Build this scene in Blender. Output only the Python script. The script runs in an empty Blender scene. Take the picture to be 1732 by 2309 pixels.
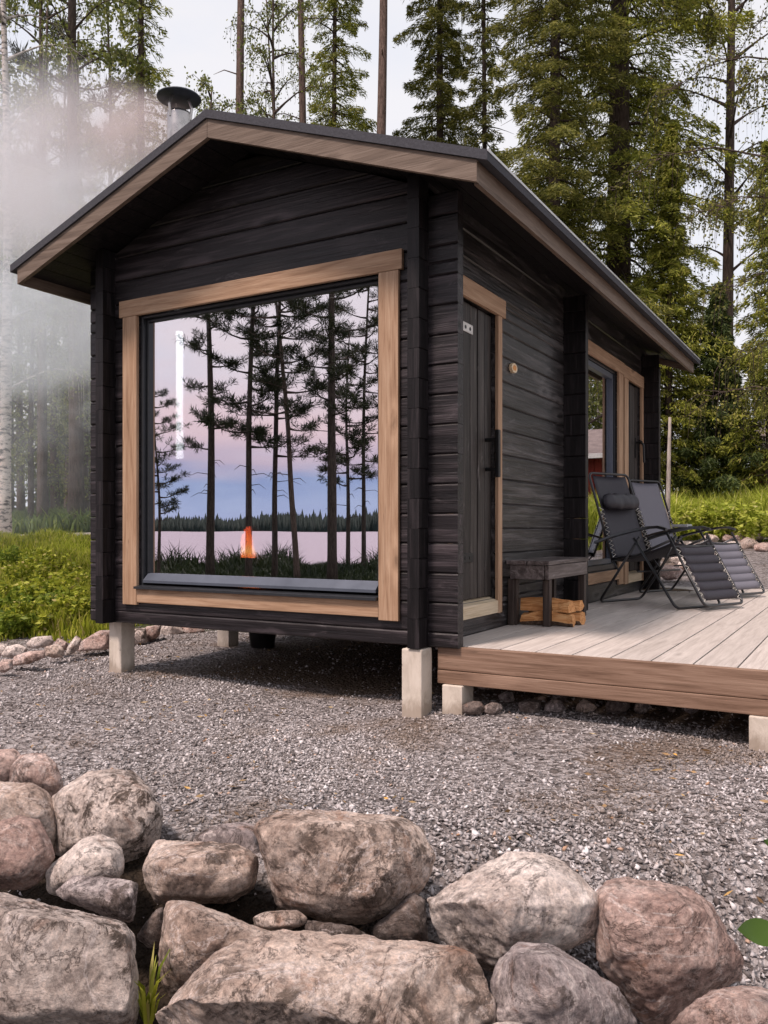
import bpy, bmesh, math, random
import numpy as np
from mathutils import Vector, noise as mnoise

random.seed(7)
RNG = np.random.default_rng(7)
SC = bpy.context.scene
COL = SC.collection
rad = math.radians

# ------------------------------------------------------------------ camera
CAM = Vector((2.20, -4.32, 1.06))
FW = Vector((-0.5, 0.8660254, 0.0))
RT = Vector((0.8660254, 0.5, 0.0))
FPX, PCX, PHY = 1900.0, 866.0, 1192.0          # focal length and horizon in photo pixels (1732x2309)
cd = bpy.data.cameras.new("camera")
cam = bpy.data.objects.new("camera", cd)
COL.objects.link(cam)
cam.location = CAM
cam.rotation_euler = (rad(90), 0, rad(30))
cd.sensor_fit = 'VERTICAL'
cd.sensor_height = 36.0
cd.lens = FPX / 2309 * 36.0
cd.shift_y = (PHY - 1154.5) / 2309
cd.clip_start = 0.05
cd.clip_end = 4000
SC.camera = cam

# ------------------------------------------------------------------ world
SUN_EL, SUN_AZ = rad(60), rad(196)              # azimuth clockwise from +Y
w = bpy.data.worlds.new("World")
SC.world = w
w.use_nodes = True


def build_world():
    nt = w.node_tree
    N, L = nt.nodes, nt.links
    N.clear()
    out = N.new('ShaderNodeOutputWorld')
    add = N.new('ShaderNodeMixShader')
    add.inputs[0].default_value = 0.9
    bg1 = N.new('ShaderNodeBackground')
    bg2 = N.new('ShaderNodeBackground')
    sky = N.new('ShaderNodeTexSky')
    sky.sky_type = 'NISHITA'
    sky.sun_disc = False
    sky.sun_elevation = SUN_EL
    sky.sun_rotation = SUN_AZ
    sky.air_density = 1.2
    sky.dust_density = 2.0
    bg1.inputs[1].default_value = 0.05
    L.new(sky.outputs[0], bg1.inputs[0])
    tc = N.new('ShaderNodeTexCoord')
    sep = N.new('ShaderNodeSeparateXYZ')
    L.new(tc.outputs['Generated'], sep.inputs[0])
    # overcast veil, paler low down
    ele = N.new('ShaderNodeValToRGB')
    cr = ele.color_ramp
    cr.elements[0].position = 0.0
    cr.elements[0].color = (0.92, 0.88, 0.89, 1)
    cr.elements[1].position = 0.9
    cr.elements[1].color = (0.80, 0.80, 0.86, 1)
    e = cr.elements.new(0.35)
    e.color = (0.93, 0.91, 0.94, 1)
    L.new(sep.outputs['Z'], ele.inputs[0])
    # evening colours over the lake: blue cloud bank, pink glow above it
    lake = N.new('ShaderNodeValToRGB')
    cr = lake.color_ramp
    cr.elements[0].position = 0.0
    cr.elements[0].color = (0.47, 0.50, 0.76, 1)
    cr.elements[1].position = 0.6
    cr.elements[1].color = (0.86, 0.84, 0.98, 1)
    for p, c in ((0.028, (0.40, 0.47, 0.72, 1)), (0.058, (0.30, 0.38, 0.64, 1)), (0.076, (0.62, 0.50, 0.62, 1)),
                 (0.115, (0.93, 0.66, 0.68, 1)), (0.19, (0.97, 0.81, 0.82, 1)), (0.33, (0.95, 0.87, 0.90, 1))):
        e = cr.elements.new(p)
        e.color = c
    nz0 = N.new('ShaderNodeTexNoise')
    mp0 = N.new('ShaderNodeMapping')
    mp0.inputs['Scale'].default_value = (3, 3, 22)
    L.new(tc.outputs['Generated'], mp0.inputs[0])
    L.new(mp0.outputs[0], nz0.inputs['Vector'])
    nz0.inputs['Scale'].default_value = 1.6
    nz0.inputs['Detail'].default_value = 6
    wob = N.new('ShaderNodeMath')
    wob.operation = 'MULTIPLY_ADD'
    L.new(nz0.outputs[0], wob.inputs[0])
    wob.inputs[1].default_value = 0.05
    zadd = N.new('ShaderNodeMath')
    zadd.operation = 'SUBTRACT'
    L.new(sep.outputs['Z'], wob.inputs[2])
    L.new(wob.outputs[0], zadd.inputs[0])
    zadd.inputs[1].default_value = 0.025
    L.new(zadd.outputs[0], lake.inputs[0])
    dot = N.new('ShaderNodeVectorMath')
    dot.operation = 'DOT_PRODUCT'
    L.new(tc.outputs['Generated'], dot.inputs[0])
    dot.inputs[1].default_value = (-0.62, -0.78, 0)
    mr = N.new('ShaderNodeMapRange')
    mr.interpolation_type = 'SMOOTHSTEP'
    mr.inputs[1].default_value = -0.1
    mr.inputs[2].default_value = 0.55
    L.new(dot.outputs['Value'], mr.inputs[0])
    mix = N.new('ShaderNodeMixRGB')
    L.new(mr.outputs[0], mix.inputs[0])
    L.new(ele.outputs[0], mix.inputs[1])
    L.new(lake.outputs[0], mix.inputs[2])
    # drifting cloud texture with blue gaps
    nz = N.new('ShaderNodeTexNoise')
    mp = N.new('ShaderNodeMapping')
    mp.inputs['Scale'].default_value = (2.2, 2.2, 5)
    L.new(tc.outputs['Generated'], mp.inputs[0])
    L.new(mp.outputs[0], nz.inputs['Vector'])
    nz.inputs['Scale'].default_value = 1.5
    nz.inputs['Detail'].default_value = 8
    nz.inputs['Roughness'].default_value = 0.6
    rr = N.new('ShaderNodeMapRange')
    rr.inputs[1].default_value = 0.42
    rr.inputs[2].default_value = 0.7
    rr.inputs[3].default_value = 0.0
    rr.inputs[4].default_value = 0.5
    L.new(nz.outputs[0], rr.inputs[0])
    mix2 = N.new('ShaderNodeMixRGB')
    L.new(rr.outputs[0], mix2.inputs[0])
    L.new(mix.outputs[0], mix2.inputs[1])
    mix2.inputs[2].default_value = (0.72, 0.78, 0.92, 1)
    L.new(mix2.outputs[0], bg2.inputs[0])
    bg2.inputs[1].default_value = 0.78
    L.new(bg1.outputs[0], add.inputs[1])
    L.new(bg2.outputs[0], add.inputs[2])
    L.new(add.outputs[0], out.inputs[0])


build_world()

sd = bpy.data.lights.new("sun", 'SUN')
sun = bpy.data.objects.new("sun", sd)
COL.objects.link(sun)
sd.energy = 3.2
sd.angle = rad(9)
sd.color = (1.0, 0.83, 0.75)
sdir = Vector((math.sin(SUN_AZ) * math.cos(SUN_EL), math.cos(SUN_AZ) * math.cos(SUN_EL), math.sin(SUN_EL)))
sun.rotation_euler = sdir.to_track_quat('Z', 'Y').to_euler()

SC.view_settings.view_transform = 'Standard'
SC.view_settings.look = 'None'
SC.view_settings.gamma = 1.0
SC.view_settings.exposure = 0.5
try:
    SC.cycles.use_denoising = True
    SC.cycles.volume_bounces = 3
    SC.cycles.max_bounces = 8
    SC.cycles.transparent_max_bounces = 12
    SC.cycles.sample_clamp_indirect = 6
    SC.cycles.volume_max_steps = 96
    SC.cycles.volume_step_rate = 1.0
except Exception:
    pass


# ------------------------------------------------------------------ helpers
def at(px, py, D):
    """photo pixel + forward distance -> world point (used to measure places)"""
    px, py, D = float(px), float(py), float(D)
    r, u = (px - PCX) / FPX, (PHY - py) / FPX
    return CAM + D * (FW + r * RT + Vector((0, 0, u)))


def tag(o, label=None, cat=None, group=None, kind=None):
    if label:
        o['label'] = label
    if cat:
        o['category'] = cat
    if group:
        o['group'] = group
    if kind:
        o['kind'] = kind
    return o


def thing(name, label, cat, loc=(0, 0, 0), rz=0.0, group=None):
    o = bpy.data.objects.new(name, None)
    o.empty_display_size = 0.2
    COL.objects.link(o)
    o.location = loc
    o.rotation_euler = (0, 0, rz)
    return tag(o, label, cat, group)


def base_of(p):
    while p is not None and p.parent is not None:
        p = p.parent
    return Vector(p.location) if p is not None else Vector((0, 0, 0))


def link_mesh(name, verts, faces, mat, parent=None, smooth=False, local=False, loc=None):
    me = bpy.data.meshes.new(name)
    off = Vector((0, 0, 0))
    if loc is not None:
        off = Vector(loc)
    elif parent is not None and not local:
        off = base_of(parent)
    v = np.asarray(verts, dtype=np.float64).reshape(-1, 3) - np.array(off)
    me.from_pydata(v.tolist(), [], faces)
    bm_ = bmesh.new()
    bm_.from_mesh(me)
    bmesh.ops.recalc_face_normals(bm_, faces=bm_.faces[:])
    bm_.to_mesh(me)
    bm_.free()
    me.update()
    if mat is not None:
        me.materials.append(mat)
    if smooth:
        me.polygons.foreach_set('use_smooth', [True] * len(me.polygons))
    o = bpy.data.objects.new(name, me)
    COL.objects.link(o)
    if loc is not None:
        o.location = off
    if parent is not None:
        o.parent = parent
    return o


def np_mesh(name, V, F, mat, parent=None, smooth=False):
    """fast mesh from numpy arrays, F of shape (n,3) or (n,4)"""
    me = bpy.data.meshes.new(name)
    V = np.ascontiguousarray(V, dtype=np.float32)
    F = np.ascontiguousarray(F, dtype=np.int32)
    k = F.shape[1]
    me.vertices.add(len(V))
    me.vertices.foreach_set('co', V.ravel())
    me.loops.add(F.size)
    me.loops.foreach_set('vertex_index', F.ravel())
    me.polygons.add(len(F))
    me.polygons.foreach_set('loop_start', np.arange(0, F.size, k, dtype=np.int32))
    me.polygons.foreach_set('loop_total', np.full(len(F), k, dtype=np.int32))
    if smooth:
        me.polygons.foreach_set('use_smooth', np.ones(len(F), dtype=bool))
    me.update(calc_edges=True)
    me.validate()
    if mat is not None:
        me.materials.append(mat)
    o = bpy.data.objects.new(name, me)
    COL.objects.link(o)
    if parent is not None:
        o.parent = parent
    return o


class MB:
    def __init__(self):
        self.v = []
        self.f = []

    def add(self, vs, fs):
        b = len(self.v)
        self.v += [tuple(x) for x in vs]
        self.f += [tuple(i + b for i in f) for f in fs]

    def box(self, x0, y0, z0, x1, y1, z1):
        self.add([(x0, y0, z0), (x1, y0, z0), (x1, y1, z0), (x0, y1, z0),
                  (x0, y0, z1), (x1, y0, z1), (x1, y1, z1), (x0, y1, z1)],
                 [(0, 3, 2, 1), (4, 5, 6, 7), (0, 1, 5, 4), (1, 2, 6, 5), (2, 3, 7, 6), (3, 0, 4, 7)])

    def cbox(self, x0, y0, z0, x1, y1, z1, c=0.004):
        """box with chamfered edges"""
        bm = bmesh.new()
        bmesh.ops.create_cube(bm, size=1.0)
        for q in bm.verts:
            q.co = Vector(((x0 + x1) / 2 + q.co.x * (x1 - x0), (y0 + y1) / 2 + q.co.y * (y1 - y0), (z0 + z1) / 2 + q.co.z * (z1 - z0)))
        c = min(c, 0.3 * min(abs(x1 - x0), abs(y1 - y0), abs(z1 - z0)))
        bmesh.ops.bevel(bm, geom=bm.edges[:], offset=c, segments=2, profile=0.6, affect='EDGES')
        bm.verts.index_update()
        self.add([q.co[:] for q in bm.verts], [[q.index for q in f.verts] for f in bm.faces])
        bm.free()

    def prism(self, A, B):
        """two matching polygons -> closed solid"""
        n = len(A)
        fs = [tuple(range(n - 1, -1, -1)), tuple(range(n, 2 * n))]
        for i in range(n):
            j = (i + 1) % n
            fs.append((i, j, n + j, n + i))
        self.add(list(A) + list(B), fs)

    def tube(self, pts, r, n=8, cap=True):
        pts = [Vector(p) for p in pts]
        rs = r if isinstance(r, (list, tuple)) else [r] * len(pts)
        b = len(self.v)
        up = None
        for i, p in enumerate(pts):
            d = (pts[min(i + 1, len(pts) - 1)] - pts[max(i - 1, 0)]).normalized()
            if up is None:
                up = d.orthogonal().normalized()
            up = (up - d * up.dot(d))
            up = up.normalized() if up.length > 1e-6 else d.orthogonal().normalized()
            s = d.cross(up)
            for k in range(n):
                a = 2 * math.pi * k / n
                self.v.append(tuple(p + rs[i] * (math.cos(a) * up + math.sin(a) * s)))
        for i in range(len(pts) - 1):
            for k in range(n):
                k2 = (k + 1) % n
                self.f.append((b + i * n + k, b + i * n + k2, b + (i + 1) * n + k2, b + (i + 1) * n + k))
        if cap:
            self.f.append(tuple(b + k for k in range(n - 1, -1, -1)))
            e = b + (len(pts) - 1) * n
            self.f.append(tuple(e + k for k in range(n)))

    def lathe(self, c, prof, n=24):
        c = Vector(c)
        b = len(self.v)
        for r, z in prof:
            for k in range(n):
                a = 2 * math.pi * k / n
                self.v.append((c.x + r * math.cos(a), c.y + r * math.sin(a), c.z + z))
        for i in range(len(prof) - 1):
            for k in range(n):
                k2 = (k + 1) % n
                self.f.append((b + i * n + k, b + i * n + k2, b + (i + 1) * n + k2, b + (i + 1) * n + k))
        self.f.append(tuple(b + k for k in range(n - 1, -1, -1)))
        e = b + (len(prof) - 1) * n
        self.f.append(tuple(e + k for k in range(n)))

    def build(self, name, mat, parent=None, smooth=False, local=False, loc=None):
        return link_mesh(name, self.v, self.f, mat, parent, smooth, local, loc)


def bez(pts, n=6):
    """rounded polyline: corners replaced by short arcs"""
    P = [Vector(p) for p in pts]
    out = [P[0]]
    for i in range(1, len(P) - 1):
        a, b, c = P[i - 1], P[i], P[i + 1]
        rr = min(0.06, (a - b).length * 0.45, (c - b).length * 0.45)
        s = b + (a - b).normalized() * rr
        t = b + (c - b).normalized() * rr
        for k in range(n + 1):
            u = k / n
            out.append((1 - u) ** 2 * s + 2 * u * (1 - u) * b + u * u * t)
    out.append(P[-1])
    return out


# ------------------------------------------------------------------ materials
def mat_new(name):
    m = bpy.data.materials.new(name)
    m.use_nodes = True
    nt = m.node_tree
    return m, nt.nodes, nt.links, nt.nodes['Principled BSDF']


def ramp(N, stops):
    r = N.new('ShaderNodeValToRGB')
    cr = r.color_ramp
    cr.elements[0].position, cr.elements[0].color = stops[0][0], (*stops[0][1], 1)
    cr.elements[1].position, cr.elements[1].color = stops[-1][0], (*stops[-1][1], 1)
    for p, c in stops[1:-1]:
        e = cr.elements.new(p)
        e.color = (*c, 1)
    return r


def noise_n(N, L, vec, scale, detail=6, rough=0.6, dist=0.0):
    n = N.new('ShaderNodeTexNoise')
    n.inputs['Scale'].default_value = scale
    n.inputs['Detail'].default_value = detail
    n.inputs['Roughness'].default_value = rough
    n.inputs['Distortion'].default_value = dist
    if vec is not None:
        L.new(vec, n.inputs['Vector'])
    return n


def mapping(N, L, vec, scale):
    m = N.new('ShaderNodeMapping')
    m.inputs['Scale'].default_value = scale
    L.new(vec, m.inputs[0])
    return m.outputs[0]


def math_n(N, L, op, a, b=None, c=None, clamp=False):
    m = N.new('ShaderNodeMath')
    m.operation = op
    m.use_clamp = clamp
    for i, x in enumerate((a, b, c)):
        if x is None:
            continue
        if isinstance(x, (int, float)):
            m.inputs[i].default_value = x
        else:
            L.new(x, m.inputs[i])
    return m.outputs[0]


def mixc(N, L, fac, a, b, mode='MIX'):
    m = N.new('ShaderNodeMixRGB')
    m.blend_type = mode
    for i, x in enumerate((fac, a, b)):
        if isinstance(x, (int, float)):
            m.inputs[i].default_value = x
        elif isinstance(x, tuple):
            m.inputs[i].default_value = (*x, 1)
        else:
            L.new(x, m.inputs[i])
    return m.outputs[0]


def maprange(N, L, v, a, b, c=0.0, d=1.0):
    m = N.new('ShaderNodeMapRange')
    m.interpolation_type = 'SMOOTHSTEP'
    for i, x in enumerate((a, b, c, d)):
        m.inputs[i + 1].default_value = x
    L.new(v, m.inputs[0])
    return m.outputs[0]


def bump(N, L, h, strength, dist, P, prev=None):
    b = N.new('ShaderNodeBump')
    b.inputs['Strength'].default_value = strength
    b.inputs['Distance'].default_value = dist
    L.new(h, b.inputs['Height'])
    if prev is not None:
        L.new(prev, b.inputs['Normal'])
    L.new(b.outputs[0], P.inputs['Normal'])
    return b.outputs[0]


def island(N):
    return N.new('ShaderNodeNewGeometry').outputs['Random Per Island']


def wood_mat(name, cols, axis=0, rough=0.6, knot=0.9, var=0.35, scuff=None, grain=1.0, bmp=0.35, spec=0.3):
    m, N, L, P = mat_new(name)
    tc = N.new('ShaderNodeTexCoord').outputs['Object']
    isl = island(N)
    # shift the pattern from plank to plank
    off = N.new('ShaderNodeVectorMath')
    off.operation = 'ADD'
    cmb = N.new('ShaderNodeCombineXYZ')
    r9 = math_n(N, L, 'MULTIPLY', isl, 37.0)
    for i in range(3):
        L.new(r9, cmb.inputs[i])
    L.new(tc, off.inputs[0])
    L.new(cmb.outputs[0], off.inputs[1])
    vec = off.outputs[0]
    s = [11.0 * grain] * 3
    s[axis] = 0.7 * grain
    g = noise_n(N, L, mapping(N, L, vec, tuple(s)), 2.2, 8, 0.62, 0.8)
    s2 = [60.0 * grain] * 3
    s2[axis] = 1.5 * grain
    g2 = noise_n(N, L, mapping(N, L, vec, tuple(s2)), 2.0, 4, 0.6)
    gm = math_n(N, L, 'MULTIPLY_ADD', g2.outputs[0], 0.35, math_n(N, L, 'MULTIPLY', g.outputs[0], 0.72))
    rp = ramp(N, [(0.38, cols[0]), (0.53, cols[1]), (0.68, cols[2])])
    L.new(gm, rp.inputs[0])
    col = rp.outputs[0]
    # knots
    s3 = [6.0] * 3
    s3[axis] = 2.0
    vo = N.new('ShaderNodeTexVoronoi')
    vo.inputs['Scale'].default_value = 0.85
    wv = noise_n(N, L, vec, 5.0, 3)
    wadd = N.new('ShaderNodeMixRGB')
    wadd.inputs[0].default_value = 0.06
    L.new(vec, wadd.inputs[1])
    L.new(wv.outputs['Color'], wadd.inputs[2])
    L.new(mapping(N, L, wadd.outputs[0], tuple(s3)), vo.inputs['Vector'])
    ksel = N.new('ShaderNodeSeparateColor')
    L.new(vo.outputs['Color'], ksel.inputs[0])
    pick = maprange(N, L, ksel.outputs[0], 0.62, 0.66, 0, 1)
    kn = math_n(N, L, 'MULTIPLY', pick, maprange(N, L, vo.outputs['Distance'], 0.04, 0.13, 1.0, 0.0))
    col = mixc(N, L, math_n(N, L, 'MULTIPLY', kn, knot), col, tuple(c * 0.45 for c in cols[0]))
    halo = math_n(N, L, 'MULTIPLY', math_n(N, L, 'MULTIPLY', pick, maprange(N, L, vo.outputs['Distance'], 0.12, 0.17, 0, 1)), maprange(N, L, vo.outputs['Distance'], 0.18, 0.34, 1, 0))
    col = mixc(N, L, math_n(N, L, 'MULTIPLY', halo, 0.45 * knot), col, tuple(min(1, c * 1.5) for c in cols[2]))
    # fine drying cracks along the grain
    s5 = [26.0] * 3
    s5[axis] = 0.55
    ck = noise_n(N, L, mapping(N, L, vec, tuple(s5)), 1.0, 3, 0.5)
    ckl = math_n(N, L, 'ABSOLUTE', math_n(N, L, 'SUBTRACT', ck.outputs[0], 0.60))
    ckf = maprange(N, L, ckl, 0.0, 0.012, 0.7, 0.0)
    col = mixc(N, L, math_n(N, L, 'MULTIPLY', ckf, knot), col, tuple(c * 0.35 for c in cols[0]))
    # plank to plank brightness
    br = math_n(N, L, 'MULTIPLY_ADD', isl, var, 1 - var / 2)
    hs = N.new('ShaderNodeHueSaturation')
    L.new(br, hs.inputs['Value'])
    L.new(col, hs.inputs['Color'])
    col = hs.outputs[0]
    if scuff:
        sc = noise_n(N, L, mapping(N, L, vec, tuple(3.2 if i == axis else 9.0 for i in range(3))), 1.3, 9, 0.72, 1.2)
        fac = maprange(N, L, sc.outputs[0], 0.56, 0.75, 0.0, scuff[0])
        col = mixc(N, L, fac, col, scuff[1])
    L.new(col, P.inputs['Base Color'])
    rv = math_n(N, L, 'MULTIPLY_ADD', g.outputs[0], 0.3, rough - 0.15)
    L.new(rv, P.inputs['Roughness'])
    P.inputs['Specular IOR Level'].default_value = spec
    hgt = math_n(N, L, 'SUBTRACT', gm, math_n(N, L, 'MULTIPLY', kn, 0.3))
    bump(N, L, hgt, bmp, 0.012, P)
    return m


def plain_mat(name, col, rough=0.5, metal=0.0, var=0.15, scale=14.0, spec=0.5, bmp=0.0):
    m, N, L, P = mat_new(name)
    tc = N.new('ShaderNodeTexCoord').outputs['Object']
    n = noise_n(N, L, tc, scale, 6, 0.65)
    rp = ramp(N, [(0.3, tuple(c * (1 - var) for c in col)), (0.7, tuple(min(1, c * (1 + var)) for c in col))])
    L.new(n.outputs[0], rp.inputs[0])
    L.new(rp.outputs[0], P.inputs['Base Color'])
    L.new(math_n(N, L, 'MULTIPLY_ADD', n.outputs[0], 0.25, rough - 0.12), P.inputs['Roughness'])
    P.inputs['Metallic'].default_value = metal
    P.inputs['Specular IOR Level'].default_value = spec
    if bmp:
        bump(N, L, n.outputs[0], bmp, 0.01, P)
    return m


def leaf_mat(name, stops, trans=0.35, rough=0.55):
    m, N, L, P = mat_new(name)
    rp = ramp(N, stops)
    L.new(island(N), rp.inputs[0])
    tc = N.new('ShaderNodeTexCoord').outputs['Object']
    n = noise_n(N, L, tc, 0.9, 4)
    hs = N.new('ShaderNodeHueSaturation')
    L.new(rp.outputs[0], hs.inputs['Color'])
    L.new(math_n(N, L, 'MULTIPLY_ADD', n.outputs[0], 1.5, 0.25), hs.inputs['Value'])
    L.new(hs.outputs[0], P.inputs['Base Color'])
    P.inputs['Roughness'].default_value = rough
    P.inputs['Specular IOR Level'].default_value = 0.25
    tr = N.new('ShaderNodeBsdfTranslucent')
    L.new(hs.outputs[0], tr.inputs[0])
    mx = N.new('ShaderNodeMixShader')
    mx.inputs[0].default_value = trans
    L.new(P.outputs[0], mx.inputs[1])
    L.new(tr.outputs[0], mx.inputs[2])
    L.new(mx.outputs[0], N['Material Output'].inputs[0])
    return m


def rock_mat(name, c1, c2, c3, moss=0.4, pale=0.35):
    m, N, L, P = mat_new(name)
    tc = N.new('ShaderNodeTexCoord').outputs['Object']
    oi = N.new('ShaderNodeObjectInfo')
    cmb = N.new('ShaderNodeCombineXYZ')
    r9 = math_n(N, L, 'MULTIPLY', oi.outputs['Random'], 50.0)
    for i in range(3):
        L.new(r9, cmb.inputs[i])
    off = N.new('ShaderNodeVectorMath')
    off.operation = 'ADD'
    L.new(tc, off.inputs[0])
    L.new(cmb.outputs[0], off.inputs[1])
    v = off.outputs[0]
    a = noise_n(N, L, v, 3.8, 14, 0.78, 0.9)
    rp = ramp(N, [(0.34, c1), (0.5, c2), (0.66, c3)])
    L.new(a.outputs[0], rp.inputs[0])
    col = rp.outputs[0]
    # rusty patches
    d = noise_n(N, L, v, 3.0, 10, 0.75, 2.0)
    col = mixc(N, L, maprange(N, L, d.outputs[0], 0.54, 0.66, 0, 0.6), col, (0.25, 0.125, 0.075))
    # pale mineral bloom and lichen, sharp edged
    b = noise_n(N, L, v, 8.0, 14, 0.8, 1.2)
    col = mixc(N, L, maprange(N, L, b.outputs[0], 0.53, 0.62, 0, pale), col, (0.68, 0.60, 0.56))
    # thin veins
    k = noise_n(N, L, v, 2.2, 6, 0.65, 1.0)
    vein = math_n(N, L, 'ABSOLUTE', math_n(N, L, 'SUBTRACT', k.outputs[0], 0.5))
    col = mixc(N, L, maprange(N, L, vein, 0.0, 0.012, 0.65, 0.0), col, (0.66, 0.58, 0.55))
    # dark cracks
    k2 = noise_n(N, L, v, 3.4, 8, 0.7, 0.6)
    crack = math_n(N, L, 'ABSOLUTE', math_n(N, L, 'SUBTRACT', k2.outputs[0], 0.47))
    crk = maprange(N, L, crack, 0.0, 0.010, 1.0, 0.0)
    col = mixc(N, L, math_n(N, L, 'MULTIPLY', crk, 0.6), col, (0.07, 0.05, 0.04))
    # dark moss and pits
    e = noise_n(N, L, v, 15.0, 10, 0.78, 0.5)
    f = noise_n(N, L, v, 3.0, 4, 0.6)
    fac = math_n(N, L, 'MULTIPLY', maprange(N, L, e.outputs[0], 0.48, 0.55, 0, 1), maprange(N, L, f.outputs[0], 0.50, 0.58, 0, moss))
    col = mixc(N, L, fac, col, (0.055, 0.038, 0.028))
    # crystals
    g = noise_n(N, L, v, 55.0, 6, 0.8)
    rg = ramp(N, [(0.32, (0.30, 0.29, 0.29)), (0.5, (1, 1, 1)), (0.68, (1.7, 1.65, 1.6))])
    L.new(g.outputs[0], rg.inputs[0])
    col = mixc(N, L, 0.85, col, rg.outputs[0], 'MULTIPLY')
    L.new(col, P.inputs['Base Color'])
    P.inputs['Roughness'].default_value = 0.85
    P.inputs['Specular IOR Level'].default_value = 0.25
    h = math_n(N, L, 'MULTIPLY_ADD', g.outputs[0], 0.10, math_n(N, L, 'MULTIPLY_ADD', b.outputs[0], 0.7, math_n(N, L, 'MULTIPLY', e.outputs[0], 0.35)))
    h = math_n(N, L, 'MULTIPLY_ADD', crk, -0.12, h)
    bump(N, L, h, 1.0, 0.028, P)
    return m


def bark_mat(name, c1, c2, birch=False, scale=1.0):
    m, N, L, P = mat_new(name)
    tc = N.new('ShaderNodeTexCoord').outputs['Object']
    if birch:
        n = noise_n(N, L, mapping(N, L, tc, (3, 3, 9)), 2.2, 6, 0.65)
        rp = ramp(N, [(0.40, c1), (0.5, c2), (0.75, tuple(min(1, x * 1.15) for x in c2))])
    else:
        n = noise_n(N, L, mapping(N, L, tc, (14 * scale, 14 * scale, 2.5 * scale)), 2.0, 8, 0.7, 0.6)
        rp = ramp(N, [(0.35, c1), (0.65, c2)])
    L.new(n.outputs[0], rp.inputs[0])
    L.new(rp.outputs[0], P.inputs['Base Color'])
    P.inputs['Roughness'].default_value = 0.9
    P.inputs['Specular IOR Level'].default_value = 0.15
    bump(N, L, n.outputs[0], 0.8, 0.03, P)
    return m


DK = [(0.004, 0.003, 0.0035), (0.014, 0.0112, 0.0125), (0.052, 0.042, 0.046)]  # lightest stop also carries the bluish sky sheen of the planks
M = {}
M['log_x'] = wood_mat('black stained log lengthwise', DK, 0, 0.42, 0.95, 0.9, (0.7, (0.095, 0.078, 0.085)), 0.75, 0.7, 0.4)
M['log_y'] = wood_mat('black stained log crosswise', [(0.006, 0.005, 0.005), (0.022, 0.0195, 0.020), (0.085, 0.077, 0.078)], 1, 0.36, 0.95, 0.9, (0.9, (0.19, 0.178, 0.182)), 0.75, 0.75, 0.5)
M['post'] = wood_mat('black stain with corner shade', [tuple(c * 0.5 for c in q) for q in DK], 2, 0.5, 0.0, 0.3)  # halved log stain, the shade of the log corner in its colour
M['soffit'] = wood_mat('black soffit boards', [tuple(c * 0.6 for c in q) for q in DK], 0, 0.7, 0.4, 0.4)
M['door'] = wood_mat('dark door planks', [(0.013, 0.010, 0.009), (0.030, 0.025, 0.023), (0.080, 0.069, 0.064)], 2, 0.5, 0.6, 0.7, (0.6, (0.22, 0.20, 0.195)))
TR = [(0.24, 0.143, 0.085), (0.37, 0.235, 0.148), (0.47, 0.325, 0.22)]
M['trim_x'] = wood_mat('brown oiled trim lengthwise', TR, 0, 0.65, 0.55, 0.18, None, 1.4, 0.25)
M['trim_y'] = wood_mat('brown oiled trim crosswise', TR, 1, 0.65, 0.55, 0.18, None, 1.4, 0.25)
M['trim_z'] = wood_mat('brown oiled trim upright', TR, 2, 0.65, 0.55, 0.18, None, 1.4, 0.25)
FA = [(0.100, 0.071, 0.053), (0.155, 0.114, 0.087), (0.215, 0.166, 0.132)]
M['fascia_x'] = wood_mat('brown fascia lengthwise', FA, 0, 0.65, 0.5, 0.15, None, 1.3, 0.3)
M['fascia_y'] = wood_mat('brown fascia crosswise', FA, 1, 0.65, 0.5, 0.15, None, 1.3, 0.3)
M['deckface'] = wood_mat('brown deck joist', [(0.125, 0.073, 0.047), (0.215, 0.134, 0.092), (0.29, 0.193, 0.138)], 0, 0.6, 0.8, 0.25, None, 1.2, 0.3)
M['deck'] = wood_mat('weathered deck boards', [(0.38, 0.335, 0.305), (0.475, 0.425, 0.39), (0.55, 0.495, 0.455)], 1, 0.62, 0.25, 0.2, (0.3, (0.36, 0.30, 0.26)), 1.3, 0.3, 0.25)
M['pale_wood'] = wood_mat('pale timber', [(0.44, 0.36, 0.28), (0.58, 0.50, 0.40), (0.66, 0.58, 0.48)], 2, 0.7, 0.4, 0.1, None, 1.3, 0.25)
M['threshold'] = wood_mat('pale threshold', [(0.44, 0.34, 0.22), (0.58, 0.47, 0.33), (0.66, 0.55, 0.42)], 1, 0.6, 0.2, 0.2)
M['bench'] = wood_mat('weathered bench with sky sheen', [(0.04, 0.031, 0.029), (0.105, 0.085, 0.082), (0.22, 0.19, 0.185)], 1, 0.42, 0.5, 0.5, (0.6, (0.34, 0.31, 0.31)))  # lighter stops also hold the sky sheen on the seat
M['bench_leg'] = wood_mat('dark bench leg', [(0.02, 0.014, 0.012), (0.042, 0.030, 0.026), (0.08, 0.06, 0.05)], 2, 0.55, 0.4, 0.4)
M['split'] = wood_mat('split firewood', [(0.32, 0.12, 0.038), (0.60, 0.275, 0.10), (0.76, 0.46, 0.22)], 0, 0.75, 0.4, 0.4, None, 2.0, 0.6)
M['bark_log'] = bark_mat('firewood bark', (0.10, 0.06, 0.04), (0.30, 0.22, 0.17), scale=2.0)
M['felt'] = plain_mat('roofing felt', (0.055, 0.056, 0.066), 0.85, 0, 0.3, 60, 0.3, 0.3)
M['metal_edge'] = plain_mat('galvanised edge', (0.55, 0.54, 0.53), 0.4, 0.7, 0.2)
M['alu'] = plain_mat('dark window frame', (0.022, 0.024, 0.028), 0.35, 0.0, 0.2, 20, 0.5)
M['alu_sill'] = plain_mat('blue grey frame with sky sheen', (0.09, 0.105, 0.135), 0.34, 0.2, 0.12, 4, 0.6)  # blue of the sky on the rail is in this colour
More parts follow.
